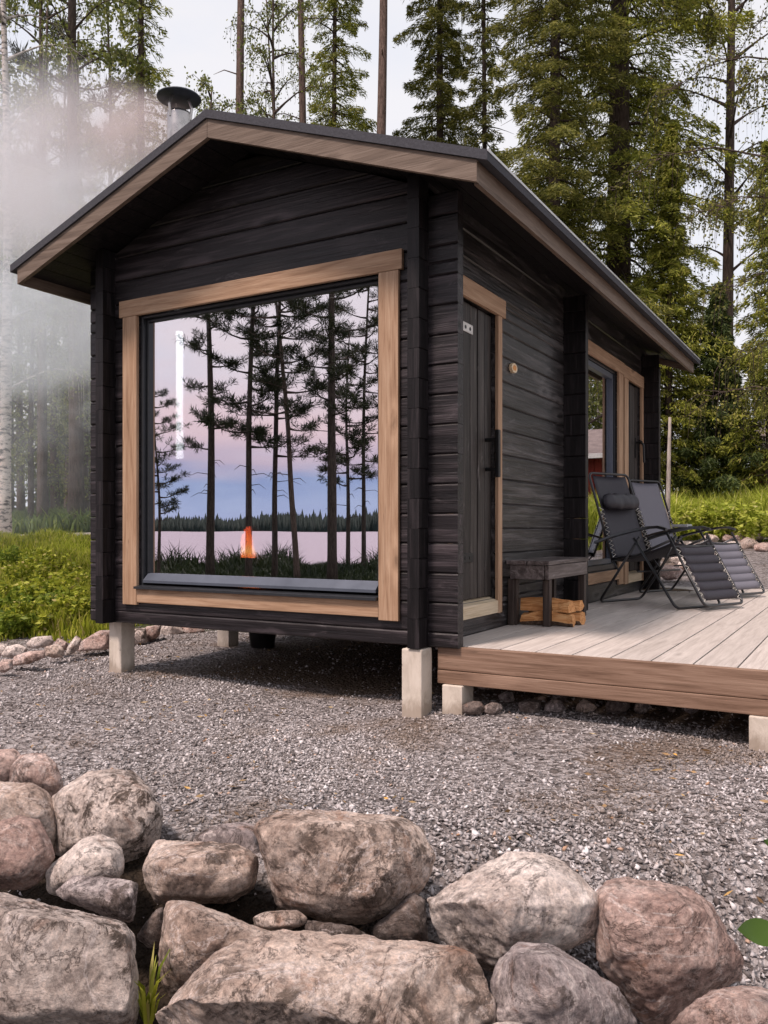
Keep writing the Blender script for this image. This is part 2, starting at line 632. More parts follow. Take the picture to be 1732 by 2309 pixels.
M['steel'] = plain_mat('stainless pipe', (0.42, 0.40, 0.39), 0.28, 0.9, 0.25, 10)
M['cap'] = plain_mat('chimney cap', (0.05, 0.06, 0.075), 0.5, 0.3, 0.3, 10)
M['hinge'] = plain_mat('zinc hinge', (0.62, 0.60, 0.58), 0.45, 0.3, 0.2)
M['iron'] = plain_mat('black iron', (0.012, 0.012, 0.013), 0.4, 0.2, 0.3)
M['dark_in'] = plain_mat('dark interior', (0.02, 0.015, 0.012), 0.8)
M['frame_tube'] = plain_mat('black powder coat', (0.012, 0.012, 0.014), 0.32, 0.0, 0.2, 30, 0.6)
M['sling'] = plain_mat('charcoal sling mesh', (0.022, 0.019, 0.028), 0.55, 0, 0.15, 240, 0.45, 0.25)
M['pillow'] = plain_mat('charcoal pillow', (0.020, 0.018, 0.025), 0.5, 0, 0.2, 8, 0.5, 0.5)
M['sling_sky'] = plain_mat('sling mesh with sky sheen', (0.15, 0.143, 0.172), 0.5, 0, 0.15, 240, 0.5, 0.25)  # paler tone is sky reflection put into the colour
M['lace'] = plain_mat('pale lace', (0.62, 0.60, 0.55), 0.7)
M['tray'] = plain_mat('grey tray', (0.42, 0.43, 0.44), 0.4)
M['bucket'] = plain_mat('black plastic', (0.014, 0.013, 0.013), 0.45)
M['plaque'] = wood_mat('pale slice', [(0.5, 0.36, 0.2), (0.70, 0.56, 0.38), (0.8, 0.68, 0.5)], 0, 0.6, 0.2, 0.0)

ROCK = {
    'grey': rock_mat('granite grey', (0.25, 0.20, 0.175), (0.50, 0.42, 0.375), (0.74, 0.65, 0.595), 0.9, 0.55),
    'brown': rock_mat('granite brown', (0.24, 0.165, 0.13), (0.50, 0.395, 0.335), (0.74, 0.63, 0.56), 0.75, 0.55),
    'pink': rock_mat('granite pink', (0.22, 0.135, 0.115), (0.43, 0.31, 0.27), (0.66, 0.52, 0.47), 0.5, 0.45),
    'pale': rock_mat('granite pale', (0.36, 0.29, 0.255), (0.64, 0.555, 0.505), (0.82, 0.745, 0.695), 0.65, 0.75),
    'purple': rock_mat('granite violet', (0.15, 0.12, 0.118), (0.32, 0.27, 0.262), (0.58, 0.51, 0.495), 0.7, 0.5),
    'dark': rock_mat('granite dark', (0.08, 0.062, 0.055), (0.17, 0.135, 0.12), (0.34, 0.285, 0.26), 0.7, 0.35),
}


def glass_mat():
    m, N, L, P = mat_new('coated window glass')
    N.remove(P)
    g = N.new('ShaderNodeBsdfGlossy')
    g.inputs['Color'].default_value = (0.93, 0.94, 1.0, 1)
    g.inputs['Roughness'].default_value = 0.0
    t = N.new('ShaderNodeBsdfTransparent')
    t.inputs[0].default_value = (0.75, 0.8, 0.8, 1)
    mx = N.new('ShaderNodeMixShader')
    mx.inputs[0].default_value = 0.76
    L.new(t.outputs[0], mx.inputs[1])
    L.new(g.outputs[0], mx.inputs[2])
    # panes are never perfectly flat
    tc = N.new('ShaderNodeTexCoord').outputs['Object']
    n = noise_n(N, L, tc, 1.1, 1)
    b = N.new('ShaderNodeBump')
    b.inputs['Strength'].default_value = 0.03
    b.inputs['Distance'].default_value = 0.02
    L.new(n.outputs[0], b.inputs['Height'])
    L.new(b.outputs[0], g.inputs['Normal'])
    L.new(mx.outputs[0], N['Material Output'].inputs[0])
    return m


def emit_mat(name, stops, strength):
    m, N, L, P = mat_new(name)
    N.remove(P)
    e = N.new('ShaderNodeEmission')
    tc = N.new('ShaderNodeTexCoord').outputs['Generated']
    sp = N.new('ShaderNodeSeparateXYZ')
    L.new(tc, sp.inputs[0])
    rp = ramp(N, stops)
    L.new(sp.outputs['Z'], rp.inputs[0])
    L.new(rp.outputs[0], e.inputs[0])
    e.inputs[1].default_value = strength
    L.new(e.outputs[0], N['Material Output'].inputs[0])
    return m


M['glass'] = glass_mat()
M['flame'] = emit_mat('flame', [(0.0, (1.0, 0.13, 0.02)), (0.22, (1.0, 0.36, 0.08)), (0.45, (1.0, 0.17, 0.03)), (1.0, (0.8, 0.06, 0.015))], 7.0)
M['flue_glow'] = emit_mat('flue glow tube', [(0.0, (1.0, 0.93, 0.88)), (1.0, (1.0, 0.95, 0.92))], 5.0)  # self-lit white in place of light shining on the steel flue


# ------------------------------------------------------------------ terrain
def ss(a, b, x):
    t = np.clip((x - a) / (b - a), 0, 1)
    return t * t * (3 - 2 * t)


def height(X, Y):
    X = np.asarray(X, float)
    Y = np.asarray(Y, float)
    D = (X - CAM.x) * FW.x + (Y - CAM.y) * FW.y
    h = 0.36 * ss(1.2, 5.5, Y) * ss(-3.4, -1.6, X)
    h = np.maximum(h, 0.33 * ss(7.2, 11.5, D + 0.15 * (X + 4)))
    h = h + 0.50 * ss(10, 18, D) + 0.55 * ss(19, 34, D) + 2.0 * ss(34, 90, D)
    q = -0.62 * X - 0.78 * Y
    h = h - np.maximum(0.62 * (1 - ss(1.75, 3.0, D)), 0.66 * ss(3.2, 10, q) + 0.0 * q) - 1.6 * ss(31, 44, q)
    near = ss(-3, 2.5, D) * (1 - ss(7, 14, D))
    h = h + near * 0.018 * (np.sin(X * 2.1 + 1.3 * np.sin(Y * 1.4)) + np.sin(Y * 2.7 + X * 0.8))
    h = h + (1 - near) * 0.06 * (np.sin(X * 0.51 + 1.3) + np.sin(Y * 0.63 + X * 0.3))
    return h


def hz(x, y):
    return float(height(np.array([x]), np.array([y]))[0])


def axis_coords(c, lo, hi, near, s0, s1):
    a = list(np.arange(c - near, c + near, s0))
    x, s = c + near, s0
    while x < hi:
        a.append(x)
        s = min(s1, s * 1.12)
        x += s
    x, s, b = c - near, s0, []
    while x > lo:
        s = min(s1, s * 1.12)
        x -= s
        b.append(x)
    return np.array(b[::-1] + a)


def build_ground():
    xs = axis_coords(0, -160, 160, 9, 0.14, 8)
    ys = axis_coords(1, -150, 160, 10, 0.14, 8)
    X, Y = np.meshgrid(xs, ys)
    Z = height(X, Y)
    V = np.stack([X, Y, Z], -1).reshape(-1, 3)
    nx, ny = len(xs), len(ys)
    i, j = np.meshgrid(np.arange(nx - 1), np.arange(ny - 1))
    a = (j * nx + i).ravel()
    F = np.stack([a, a + 1, a + nx + 1, a + nx], -1)
    m, N, L, P = mat_new('ground soil and gravel')
    geo = N.new('ShaderNodeNewGeometry').outputs['Position']
    vo = N.new('ShaderNodeTexVoronoi')
    vo.inputs['Scale'].default_value = 42
    L.new(geo, vo.inputs['Vector'])
    vo2 = N.new('ShaderNodeTexVoronoi')
    vo2.inputs['Scale'].default_value = 95
    L.new(geo, vo2.inputs['Vector'])
    sp = N.new('ShaderNodeSeparateColor')
    L.new(vo.outputs['Color'], sp.inputs[0])
    grav = ramp(N, [(0.0, (0.09, 0.077, 0.073)), (0.5, (0.25, 0.222, 0.215)), (1.0, (0.45, 0.415, 0.41))])
    L.new(sp.outputs[0], grav.inputs[0])
    n1 = noise_n(N, L, geo, 1.1, 6, 0.6)
    col = mixc(N, L, maprange(N, L, n1.outputs[0], 0.52, 0.68, 0, 0.7), grav.outputs[0], (0.15, 0.10, 0.065))
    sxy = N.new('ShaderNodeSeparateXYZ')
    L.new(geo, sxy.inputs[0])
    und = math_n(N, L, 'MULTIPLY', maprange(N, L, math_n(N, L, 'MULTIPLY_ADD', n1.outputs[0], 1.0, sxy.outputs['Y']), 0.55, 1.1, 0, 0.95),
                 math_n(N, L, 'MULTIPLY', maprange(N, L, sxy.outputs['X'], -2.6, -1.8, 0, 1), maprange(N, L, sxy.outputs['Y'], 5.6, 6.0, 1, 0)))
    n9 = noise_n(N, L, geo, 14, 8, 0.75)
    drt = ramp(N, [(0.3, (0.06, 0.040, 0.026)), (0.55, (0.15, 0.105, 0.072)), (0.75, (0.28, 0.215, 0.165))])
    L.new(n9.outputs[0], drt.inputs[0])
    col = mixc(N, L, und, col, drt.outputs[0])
    lat = N.new('ShaderNodeVectorMath')
    lat.operation = 'DOT_PRODUCT'
    L.new(geo, lat.inputs[0])
    lat.inputs[1].default_value = (RT.x, RT.y, 0)
    latv = math_n(N, L, 'SUBTRACT', lat.outputs['Value'], CAM.dot(RT))
    fwv = N.new('ShaderNodeVectorMath')
    fwv.operation = 'DOT_PRODUCT'
    L.new(geo, fwv.inputs[0])
    fwv.inputs[1].default_value = (FW.x, FW.y, 0)
    fwd = math_n(N, L, 'SUBTRACT', fwv.outputs['Value'], CAM.dot(FW))
    # line of the bank: its top edge runs slightly towards the camera on the right
    edge = math_n(N, L, 'MULTIPLY_ADD', latv, 0.42, math_n(N, L, 'MULTIPLY_ADD', n1.outputs[0], 0.25, fwd))
    bank = math_n(N, L, 'MULTIPLY', maprange(N, L, edge, 2.60, 2.78, 1, 0), maprange(N, L, latv, 0.72, 0.85, 1, 0))
    col = mixc(N, L, bank, col, mixc(N, L, n9.outputs[0], (0.012, 0.009, 0.007), (0.055, 0.040, 0.028)))
    # forest floor away from the yard
    ctr = N.new('ShaderNodeVectorMath')
    ctr.operation = 'DOT_PRODUCT'
    L.new(geo, ctr.inputs[0])
    ctr.inputs[1].default_value = (FW.x, FW.y, 0)
    dd = math_n(N, L, 'SUBTRACT', ctr.outputs['Value'], CAM.dot(FW))
    sx = N.new('ShaderNodeSeparateXYZ')
    L.new(geo, sx.inputs[0])
    wob = math_n(N, L, 'MULTIPLY_ADD', n1.outputs[0], 2.0, dd)
    leftm = maprange(N, L, sx.outputs['X'], -1.5, -3.6, 0, 1)
    forest = math_n(N, L, 'MULTIPLY', maprange(N, L, wob, 8.8, 9.6, 0, 1), leftm)
    far = maprange(N, L, wob, 20, 23, 0, 1)
    fac = math_n(N, L, 'MAXIMUM', forest, far)
    qd = N.new('ShaderNodeVectorMath')
    qd.operation = 'DOT_PRODUCT'
    L.new(geo, qd.inputs[0])
    qd.inputs[1].default_value = (-0.62, -0.78, 0)
    back = maprange(N, L, qd.outputs['Value'], 3.4, 6.5, 0, 1)
    fac = math_n(N, L, 'MAXIMUM', fac, back)
    n2 = noise_n(N, L, geo, 7, 8, 0.7)
    soil = ramp(N, [(0.3, (0.03, 0.035, 0.012)), (0.55, (0.06, 0.075, 0.02)), (0.75, (0.10, 0.10, 0.04))])
    L.new(n2.outputs[0], soil.inputs[0])
    col = mixc(N, L, fac, col, soil.outputs[0])
    L.new(col, P.inputs['Base Color'])
    P.inputs['Roughness'].default_value = 0.95
    P.inputs['Specular IOR Level'].default_value = 0.15
    hh = math_n(N, L, 'MULTIPLY_ADD', vo2.outputs['Distance'], 0.4, vo.outputs['Distance'])
    bump(N, L, hh, 1.0, 0.03, P)
    o = np_mesh('ground', V, F, m, smooth=True)
    tag(o, kind='structure')


build_ground()


def build_lake():
    m, N, L, P = mat_new('lake water')
    P.inputs['Base Color'].default_value = (0.30, 0.23, 0.27, 1)  # reflected pink evening sky tinted into the water colour
    P.inputs['Specular IOR Level'].default_value = 0.9
    P.inputs['Roughness'].default_value = 0.35
    P.inputs['IOR'].default_value = 1.33
    geo = N.new('ShaderNodeNewGeometry').outputs['Position']
    n = noise_n(N, L, mapping(N, L, geo, (0.5, 1.4, 1)), 1.2, 4)
    bump(N, L, n.outputs[0], 0.35, 0.4, P)
    qn, qt = Vector((-0.62, -0.78, 0)).normalized(), Vector((0.78, -0.62, 0)).normalized()
    p0 = qn * 24
    A = [p0 - qt * 1600, p0 + qt * 1600, p0 + qt * 1600 + qn * 1800, p0 - qt * 1600 + qn * 1800]
    o = link_mesh('lake', [(q.x, q.y, -1.25) for q in A], [(0, 1, 2, 3)], m)
    tag(o, kind='structure')


build_lake()


def build_path():
    V, F = [], []
    n, k = 40, 6
    for i in range(n + 1):
        sl = -0.75 + 0.60 * i / n
        for j in range(k + 1):
            D = 16.0 + 1.7 * j / k + 0.35 * math.sin(sl * 14) + 0.15 * math.sin(i * 1.3) * (j in (0, k))
            x, y = CAM.x + D * (FW.x + sl * RT.x), CAM.y + D * (FW.y + sl * RT.y)
            V.append((x, y, hz(x, y) + 0.03))
    for i in range(n):
        for j in range(k):
            a = i * (k + 1) + j
            F.append((a, a + k + 1, a + k + 2, a + 1))
    m, N, L, P = mat_new('pale gravel path')
    geo = N.new('ShaderNodeNewGeometry').outputs['Position']
    n1 = noise_n(N, L, geo, 9, 8, 0.75)
    rp = ramp(N, [(0.3, (0.22, 0.19, 0.17)), (0.6, (0.42, 0.38, 0.36)), (0.8, (0.55, 0.5, 0.48))])
    L.new(n1.outputs[0], rp.inputs[0])
    L.new(rp.outputs[0], P.inputs['Base Color'])
    P.inputs['Roughness'].default_value = 0.95
    bump(N, L, n1.outputs[0], 0.6, 0.05, P)
    tag(link_mesh('path', V, F, m), kind='structure')


build_path()


# ------------------------------------------------------------------ foliage helpers
def unit(a):
    return a / np.maximum(np.linalg.norm(a, axis=-1, keepdims=True), 1e-9)


def leaf_quads(C, Dr, Ln, Wd, rng):
    """diamond leaves: centres, long directions, lengths, widths"""
    n = len(C)
    Dr = unit(Dr)
    rv = unit(rng.normal(size=(n, 3)))
    S = unit(np.cross(Dr, rv))
    Nn = np.cross(Dr, S)
    Ln = np.broadcast_to(Ln, (n,))[:, None]
    Wd = np.broadcast_to(Wd, (n,))[:, None]
    V = np.empty((n, 4, 3))
    V[:, 0] = C - Dr * Ln * 0.5
    V[:, 1] = C + S * Wd * 0.5 + Nn * Wd * 0.12
    V[:, 2] = C + Dr * Ln * 0.5
    V[:, 3] = C - S * Wd * 0.5 + Nn * Wd * 0.12
    F = np.arange(4 * n).reshape(n, 4)
    return V.reshape(-1, 3), F


class Tree:
    def __init__(self):
        self.wood = MB()
        self.C, self.D, self.L, self.W = [], [], [], []

    def leaves(self, C, D, L, W):
        n = len(C)
        self.C.append(C)
        self.D.append(D)
        self.L.append(np.broadcast_to(L, (n,)))
        self.W.append(np.broadcast_to(W, (n,)))

    def make(self, name, label, cat, bark, leafm, rng, group=None):
        t = thing(name, label, cat, (0, 0, 0), 0, group)
        self.wood.build('trunk', bark, t, smooth=True)
        if self.C:
            V, F = leaf_quads(np.concatenate(self.C), np.concatenate(self.D), np.concatenate(self.L), np.concatenate(self.W), rng)
            np_mesh('crown', V, F, leafm, t)
        return t


def trunk_pts(h, r, rng, lean=(0, 0), wob=0.10, n=14):
    pts, rs = [], []
    ph = rng.uniform(0, 6, 2)
    for i in range(n + 1):
        u = i / n
        pts.append((lean[0] * u * h + wob * math.sin(ph[0] + 4 * u) * u, lean[1] * u * h + wob * math.sin(ph[1] + 5 * u) * u, u * h - 0.25))
        rs.append(r * (1.25 if i == 0 else 1) * (1 - 0.88 * u) + 0.008)
    return pts, rs


def at_u(pts, u):
    x = u * (len(pts) - 1)
    i = min(int(x), len(pts) - 2)
    f = x - i
    return np.array(pts[i]) * (1 - f) + np.array(pts[i + 1]) * f


def spruce(h, rmax, tr, seed, z0=0.05, dens=1.0, leaf=0.13, sparse_to=0.0, droop=0.5, twig=1.0, bare=None):
    rng = np.random.default_rng(seed)
    T = Tree()
    pts, rs = trunk_pts(h, tr, rng, wob=0.05)
    T.wood.tube(pts, rs, 8)
    z = z0 * h
    az = rng.uniform(0, 6)
    while z < h * 0.985:
        u = z / h
        env = rmax * (1 - u) ** 0.75
        if u < 0.18:
            env *= 0.75 + 1.4 * u
        nb = rng.integers(4, 7)
        for k in range(nb):
            az += 2.4 + rng.normal() * 0.3
            L = env * (rng.uniform(0.62, 1.12) if rng.random() < 0.7 else rng.uniform(0.3, 1.35))
            if L < 0.12:
                L = 0.12
            ca, sa = math.cos(az), math.sin(az)
            base = at_u(pts, u)
            base[2] = z
            dr = droop * rng.uniform(0.6, 1.3)
            bp = []
            for q in range(5):
                s = q / 4
                zz = L * (0.10 * s - dr * s * s + 0.28 * dr * s ** 3.2)
                bp.append((base[0] + ca * L * s, base[1] + sa * L * s, base[2] + zz))
            T.wood.tube(bp, [0.012 + 0.012 * L, 0.010 + 0.008 * L, 0.008 + 0.004 * L, 0.006, 0.003], 4, False)
            if rng.random() < (sparse_to * (1 - u) if bare is None or u < bare else 0.45):
                continue
            n = int(1.7 * dens * (26 + 120 * L) * L ** 0.25)
            s = rng.uniform(0.12, 1.03, n) ** 0.8
            wl = 0.34 * L * (1.08 - s) * twig + 0.05
            lat = rng.uniform(-1, 1, n) * wl
            zz = L * (0.10 * s - dr * s * s + 0.28 * dr * s ** 3.2)
            hang = np.abs(lat) * 0.42 + np.abs(rng.normal(0, 0.12, n)) * (0.4 + 0.25 * L) - rng.uniform(0, 0.10, n)
            C = np.stack([base[0] + ca * L * s - sa * lat, base[1] + sa * L * s + ca * lat, base[2] + zz - hang], -1)
            sg = np.sign(lat)
            Dv = np.stack([ca * 0.7 - sa * sg * 0.7, sa * 0.7 + ca * sg * 0.7, -0.15 - rng.uniform(0, 0.7, n)], -1)
            T.leaves(C, Dv + rng.normal(0, 0.42, (n, 3)), leaf * rng.uniform(0.6, 1.6, n), leaf * 0.19 * rng.uniform(0.7, 1.4, n))
        z += max(0.10, (0.34 + 0.12 * rng.random()) * (1 - 0.6 * u)) * (h / 14) ** 0.5
    return T, rng


def pine(h, cr, tr, seed, z0=0.45, nl=26, leaf=0.26, lean=(0, 0), clump=26, dead=6, wid=0.028):
    rng = np.random.default_rng(seed)
    T = Tree()
    pts, rs = trunk_pts(h, tr, rng, lean, 0.16)
    T.wood.tube(pts, rs, 8)
    for k in range(dead):
        u = rng.uniform(0.2, z0)
        b = at_u(pts, u)
        a = rng.uniform(0, 6.28)
        L = rng.uniform(0.3, 1.0)
        T.wood.tube([b, b + np.array([math.cos(a) * L * 0.6, math.sin(a) * L * 0.6, 0.05]), b + np.array([math.cos(a) * L, math.sin(a) * L, -0.1])], [0.018, 0.012, 0.004], 4, False)
    for k in range(nl):
        u = z0 + (1 - z0) * ((k + rng.random()) / nl)
        v = (u - z0) / (1 - z0)
        L = cr * (0.55 + 0.9 * v) * (1 - v) ** 0.55 * rng.uniform(0.6, 1.25) + 0.25
        a = k * 2.4 + rng.normal() * 0.4
        b = at_u(pts, min(u, 0.995))
        up = rng.uniform(0.0, 0.5) + 0.3 * v
        bp = []
        for q in range(6):
            s = q / 5
            aa = a + 0.25 * math.sin(3 * s + k)
            bp.append(b + np.array([math.cos(aa) * L * s, math.sin(aa) * L * s, L * (up * s * s * 0.9 - 0.12 * s)]))
        T.wood.tube(bp, [0.03 + 0.012 * L, 0.03, 0.022, 0.016, 0.010, 0.005], 5, False)
        nt = int(4 + 6 * L)
        for q in range(nt):
            s = rng.uniform(0.3, 1.0)
            p = at_u(bp, s)
            ta = a + rng.normal() * 0.9
            tl = rng.uniform(0.2, 0.55) * (0.5 + 0.4 * L)
            e = p + np.array([math.cos(ta) * tl, math.sin(ta) * tl, tl * rng.uniform(0.1, 0.7)])
            T.wood.tube([p, e], [0.010, 0.004], 3, False)
            n = clump
            tt = rng.uniform(0.35, 1.05, n)[:, None]
            ctr = p + (e - p) * tt
            Dv = unit(rng.normal(size=(n, 3)) + np.array([0, 0, 0.35]) + 0.8 * unit((e - p)[None, :]))
            ln = leaf * rng.uniform(0.6, 1.2, n)
            T.leaves(ctr + Dv * ln[:, None] * 0.5, Dv, ln, wid * rng.uniform(0.7, 1.4, n))
    return T, rng


def birch(h, cr, tr, seed, z0=0.3, nl=22, leaf=0.075, lean=(0, 0), hang=1.0, strands=9, per=26):
    rng = np.random.default_rng(seed)
    T = Tree()
    pts, rs = trunk_pts(h, tr, rng, lean, 0.18)
    T.wood.tube(pts, rs, 8)
    for k in range(nl):
        u = z0 + (1 - z0) * ((k + rng.random()) / nl)
        v = (u - z0) / (1 - z0)
        L = cr * (1 - v) ** 0.5 * (0.6 + 0.5 * v) * rng.uniform(0.6, 1.2) + 0.2
        a = k * 2.4 + rng.normal() * 0.5
        b = at_u(pts, min(u, 0.995))
        bp = []
        for q in range(6):
            s = q / 5
            bp.append(b + np.array([math.cos(a) * L * s, math.sin(a) * L * s, L * (0.75 * s - 0.55 * s * s * s)]))
        T.wood.tube(bp, [0.022 + 0.012 * L, 0.022, 0.016, 0.012, 0.008, 0.004], 5, False)
        for q in range(strands):
            p = at_u(bp, rng.uniform(0.3, 1.0))
            ta = a + rng.normal() * 1.0
            o = rng.uniform(0.15, 0.55)
            dl = hang * rng.uniform(0.3, 1.0)
            sp = [p, p + np.array([math.cos(ta) * o * 0.6, math.sin(ta) * o * 0.6, 0.03]), p + np.array([math.cos(ta) * o, math.sin(ta) * o, -0.25 * dl]),
                  p + np.array([math.cos(ta) * o * 1.1, math.sin(ta) * o * 1.1, -dl])]
            T.wood.tube(sp, [0.007, 0.005, 0.004, 0.002], 3, False)
            n = per
            tt = rng.uniform(0.15, 1.0, n)
            ctr = np.array([at_u(sp, x) for x in tt]) + rng.normal(0, 0.05, (n, 3))
            Dv = rng.normal(size=(n, 3)) * 0.6 + np.array([0, 0, -0.8])
            T.leaves(ctr, Dv, leaf * rng.uniform(0.7, 1.3, n), leaf * 0.7 * rng.uniform(0.7, 1.3, n))
    return T, rng


def copy_tree(t, loc, rz, sc=1.0, label=None, group=None):
    c = t.copy()
    COL.objects.link(c)
    for ch in t.children:
        q = ch.copy()
        COL.objects.link(q)
        q.parent = c
    place(c, loc, rz, sc)
    if label:
        c['label'] = label
    if group:
        c['group'] = group
    return c


def place(t, loc, rz=0.0, sc=1.0):
    t.location = (loc[0], loc[1], hz(loc[0], loc[1]) if len(loc) < 3 else loc[2])
    t.rotation_euler = (0, 0, rz)
    t.scale = (sc, sc, sc)
    return t


# ------------------------------------------------------------------ cabin
CXL, CXR, CY1 = -2.62, 0.0, 5.30          # outer log faces
LT, LH, Z0 = 0.075, 0.17, 0.38            # log thickness, course height, wall foot
RX, RZ, SL = -1.31, 3.619, 0.358          # ridge and roof pitch


def roof_z(x, dz=0.0):
    return RZ - SL * abs(x - RX) + dz


def log_piece(mb, place_fn, a0, a1, z0, z1, T=LT, a0t=None, a1t=None, c=0.009):
    """one log course piece: chamfered outer edges, ends may slope"""
    a0t = a0 if a0t is None else a0t
    a1t = a1 if a1t is None else a1t
    prof = [(T, z0), (c * 0.9, z0), (0.0, z0 + c), (0.0, z1 - c), (c * 0.9, z1), (T, z1)]
    A, B = [], []
    for d, z in prof:
        f = (z - z0) / (z1 - z0)
        A.append(place_fn(a0 + (a0t - a0) * f, d, z))
        B.append(place_fn(a1 + (a1t - a1) * f, d, z))
    mb.prism(A, B)


def courses(start, top, half=False):
    z, out = start, []
    first = LH / 2 if half else LH
    while z < top - 0.02:
        z1 = min(z + first, top)
        out.append((z + 0.001, z1 - 0.001))
        z, first = z1, LH
    return out


def spans(a0, a1, z0, z1, holes):
    """split one course around openings; a partly covered course is cut as two pieces in height"""
    cuts = sorted({z0, z1} | {z for h in holes for z in (h[2], h[3]) if z0 + 0.004 < z < z1 - 0.004})
    out = []
    for i in range(len(cuts) - 1):
        lo, hi = cuts[i], cuts[i + 1]
        zc = (lo + hi) / 2
        segs = [(a0, a1)]
        for h in holes:
            if h[2] < zc < h[3]:
                n = []
                for s in segs:
                    if h[0] > s[0]:
                        n.append((s[0], min(s[1], h[0])))
                    if h[1] < s[1]:
                        n.append((max(s[0], h[1]), s[1]))
                segs = [s for s in n if s[1] - s[0] > 0.005]
        out += [(s[0], s[1], lo, hi) for s in segs]
    return out


def build_cabin():
    t = thing('log_cabin', 'small black log sauna cabin with a gable roof and a big picture window', 'cabin', (-1.31, 2.65, 0.0))
    U0 = 3.514                                           # underside of the roof boards at the ridge
    WIN = (-2.30, -0.32, 0.63, 2.58)
    # gable wall towards the camera
    g = MB()
    fx = lambda a, d, z: (a, d, z)
    for z0, z1 in courses(Z0, U0 - 0.03, True):
        def lim(z):
            return min(1.31, (U0 - 0.004 - z) / SL)
        zt = min(z1, U0 - 0.02)
        if lim(z0) < 0.05:
            continue
        if z0 < 2.9:
            for s in spans(CXL - 0.185 if z1 < 2.93 else CXL, 0.185 if z1 < 2.93 else CXR, z0, min(z1, zt), [WIN]):
                log_piece(g, fx, *s)
        else:
            log_piece(g, fx, RX - lim(z0), RX + lim(z0), z0, zt, LT, RX - max(0.02, lim(zt)), RX + max(0.02, lim(zt)))
    for xa, xb in ((0.001, 0.185), (CXL - 0.185, CXL - 0.001)):
        log_piece(g, fx, xa, xb, 2.847, 2.976)
    g.build('gable_wall', M['log_x'], t)
    # rear gable
    g = MB()
    fb = lambda a, d, z: (a, CY1 - d, z)
    for z0, z1 in courses(Z0, U0 - 0.03, True):
        zt = min(z1, U0 - 0.02)
        l0 = min(1.31, (U0 - 0.004 - z0) / SL)
        l1 = max(0.02, min(1.31, (U0 - 0.004 - zt) / SL))
        if l0 < 0.05:
            continue
        log_piece(g, fb, RX - l0 - (0.185 if z1 < 2.9 else 0), RX + l0 + (0.185 if z1 < 2.9 else 0), z0, zt, LT,
                  RX - l1 - (0.185 if z1 < 2.9 else 0), RX + l1 + (0.185 if z1 < 2.9 else 0))
    g.build('rear_gable_wall', M['post'], t)
    # long wall with the doors
    D1 = (0.27, 0.985, 0.59, 2.52)
    W2 = (2.80, 4.16, 0.66, 2.64)
    D2 = (4.50, 5.12, 0.59, 2.62)
    s_ = MB()
    fs = lambda a, d, z: (-d, a, z)
    for z0, z1 in courses(Z0, 3.062):
        for s in spans(0.0, CY1 + 0.10, z0, z1, [D1, W2, D2]):
            log_piece(s_, fs, *s)
    s_.build('side_wall', M['log_y'], t)
    for xo in (0.0, CXL + LT):
        e_ = MB()
        for z0, z1 in courses(Z0, 3.062):
            log_piece(e_, lambda a, d, z: (xo - d, a, z), -0.115, -0.002, z0, z1, c=0.004)
        e_.build('log_ends', M['post'], t)  # darker stain stands in for the shade in the corner
    l_ = MB()
    fl = lambda a, d, z: (CXL + d, a, z)
    for z0, z1 in courses(Z0, 3.062):
        log_piece(l_, fl, 0.0, CY1 + 0.10, z0, z1)
    l_.build('left_wall', M['log_y'], t)
    # partition log ends and rear corner log ends standing out of the long wall
    p_ = MB()
    for z0, z1 in courses(Z0, 2.974, True):
        log_piece(p_, lambda a, d, z: (a, 2.462 + d, z), -LT - 0.02, 0.185, z0, z1, 0.075, c=0.006)
    p_.build('corner_post', M['post'], t)
    q_ = MB()
    for z0, z1 in courses(Z0 + 0.003, 2.974, True):
        log_piece(q_, lambda a, d, z: (a, 5.205 + d, z), -0.02, 0.187, z0, z1, 0.022, c=0.004)
    q_.build('corner_post', M['post'], t)
    # floor, inner lining and partition
    f_ = MB()
    f_.box(CXL + LT + 0.004, LT + 0.004, Z0 + 0.01, -LT - 0.004, CY1 - LT - 0.004, Z0 + 0.06)
    f_.box(CXL + LT + 0.004, 2.47, Z0 + 0.062, -LT - 0.004, 2.53, 2.95)
    f_.build('floor', M['dark_in'], t)

    # ---- roof
    Y0, Y1 = -0.415, 5.66
    EX = 1.851
    r_ = MB()
    for sgn in (-1, 1):
        xe = RX + sgn * EX
        ze = RZ - SL * EX
        A = [(RX, Y0, RZ), (xe, Y0, ze), (xe, Y0, ze - 0.052), (RX, Y0, RZ - 0.052)]
        if sgn < 0:
            A = A[::-1]
        r_.prism(A, [(x, Y1, z) for x, y, z in A])
    roof = r_.build('roof', M['felt'], t)
    b_ = MB()
    xb = 1.76
    for sgn in (-1, 1):                                   # soffit boards run along the cabin
        n = 15
        for i in range(n):
            x0, x1 = xb * i / n + 0.002, xb * (i + 1) / n - 0.003
            A = [(RX + sgn * x0, -0.37, RZ - SL * x0 - 0.054), (RX + sgn * x1, -0.37, RZ - SL * x1 - 0.054),
                 (RX + sgn * x1, -0.37, RZ - SL * x1 - 0.103), (RX + sgn * x0, -0.37, RZ - SL * x0 - 0.103)]
            if sgn < 0:
                A = A[::-1]
            b_.prism(A, [(x, 5.6, z) for x, y, z in A])
    b_.build('soffit', M['post'], roof)
    for sgn in (-1, 1):                                   # sloping gable boards
        for (ya, yb) in ((-0.402, -0.372), (5.602, 5.632)):
            f_ = MB()
            xe = 1.788
            k = 0.0015
            A = [(RX + sgn * k, ya, RZ - 0.0545), (RX + sgn * xe, ya, RZ - SL * xe - 0.0545), (RX + sgn * xe, ya, RZ - SL * xe - 0.166), (RX + sgn * k, ya, RZ - 0.168)]
            if sgn < 0:
                A = A[::-1]
            f_.prism(A, [(x, yb, z) for x, y, z in A])
            f_.build('gable_board', M['fascia_x'], roof)
        f_ = MB()                                         # eaves board
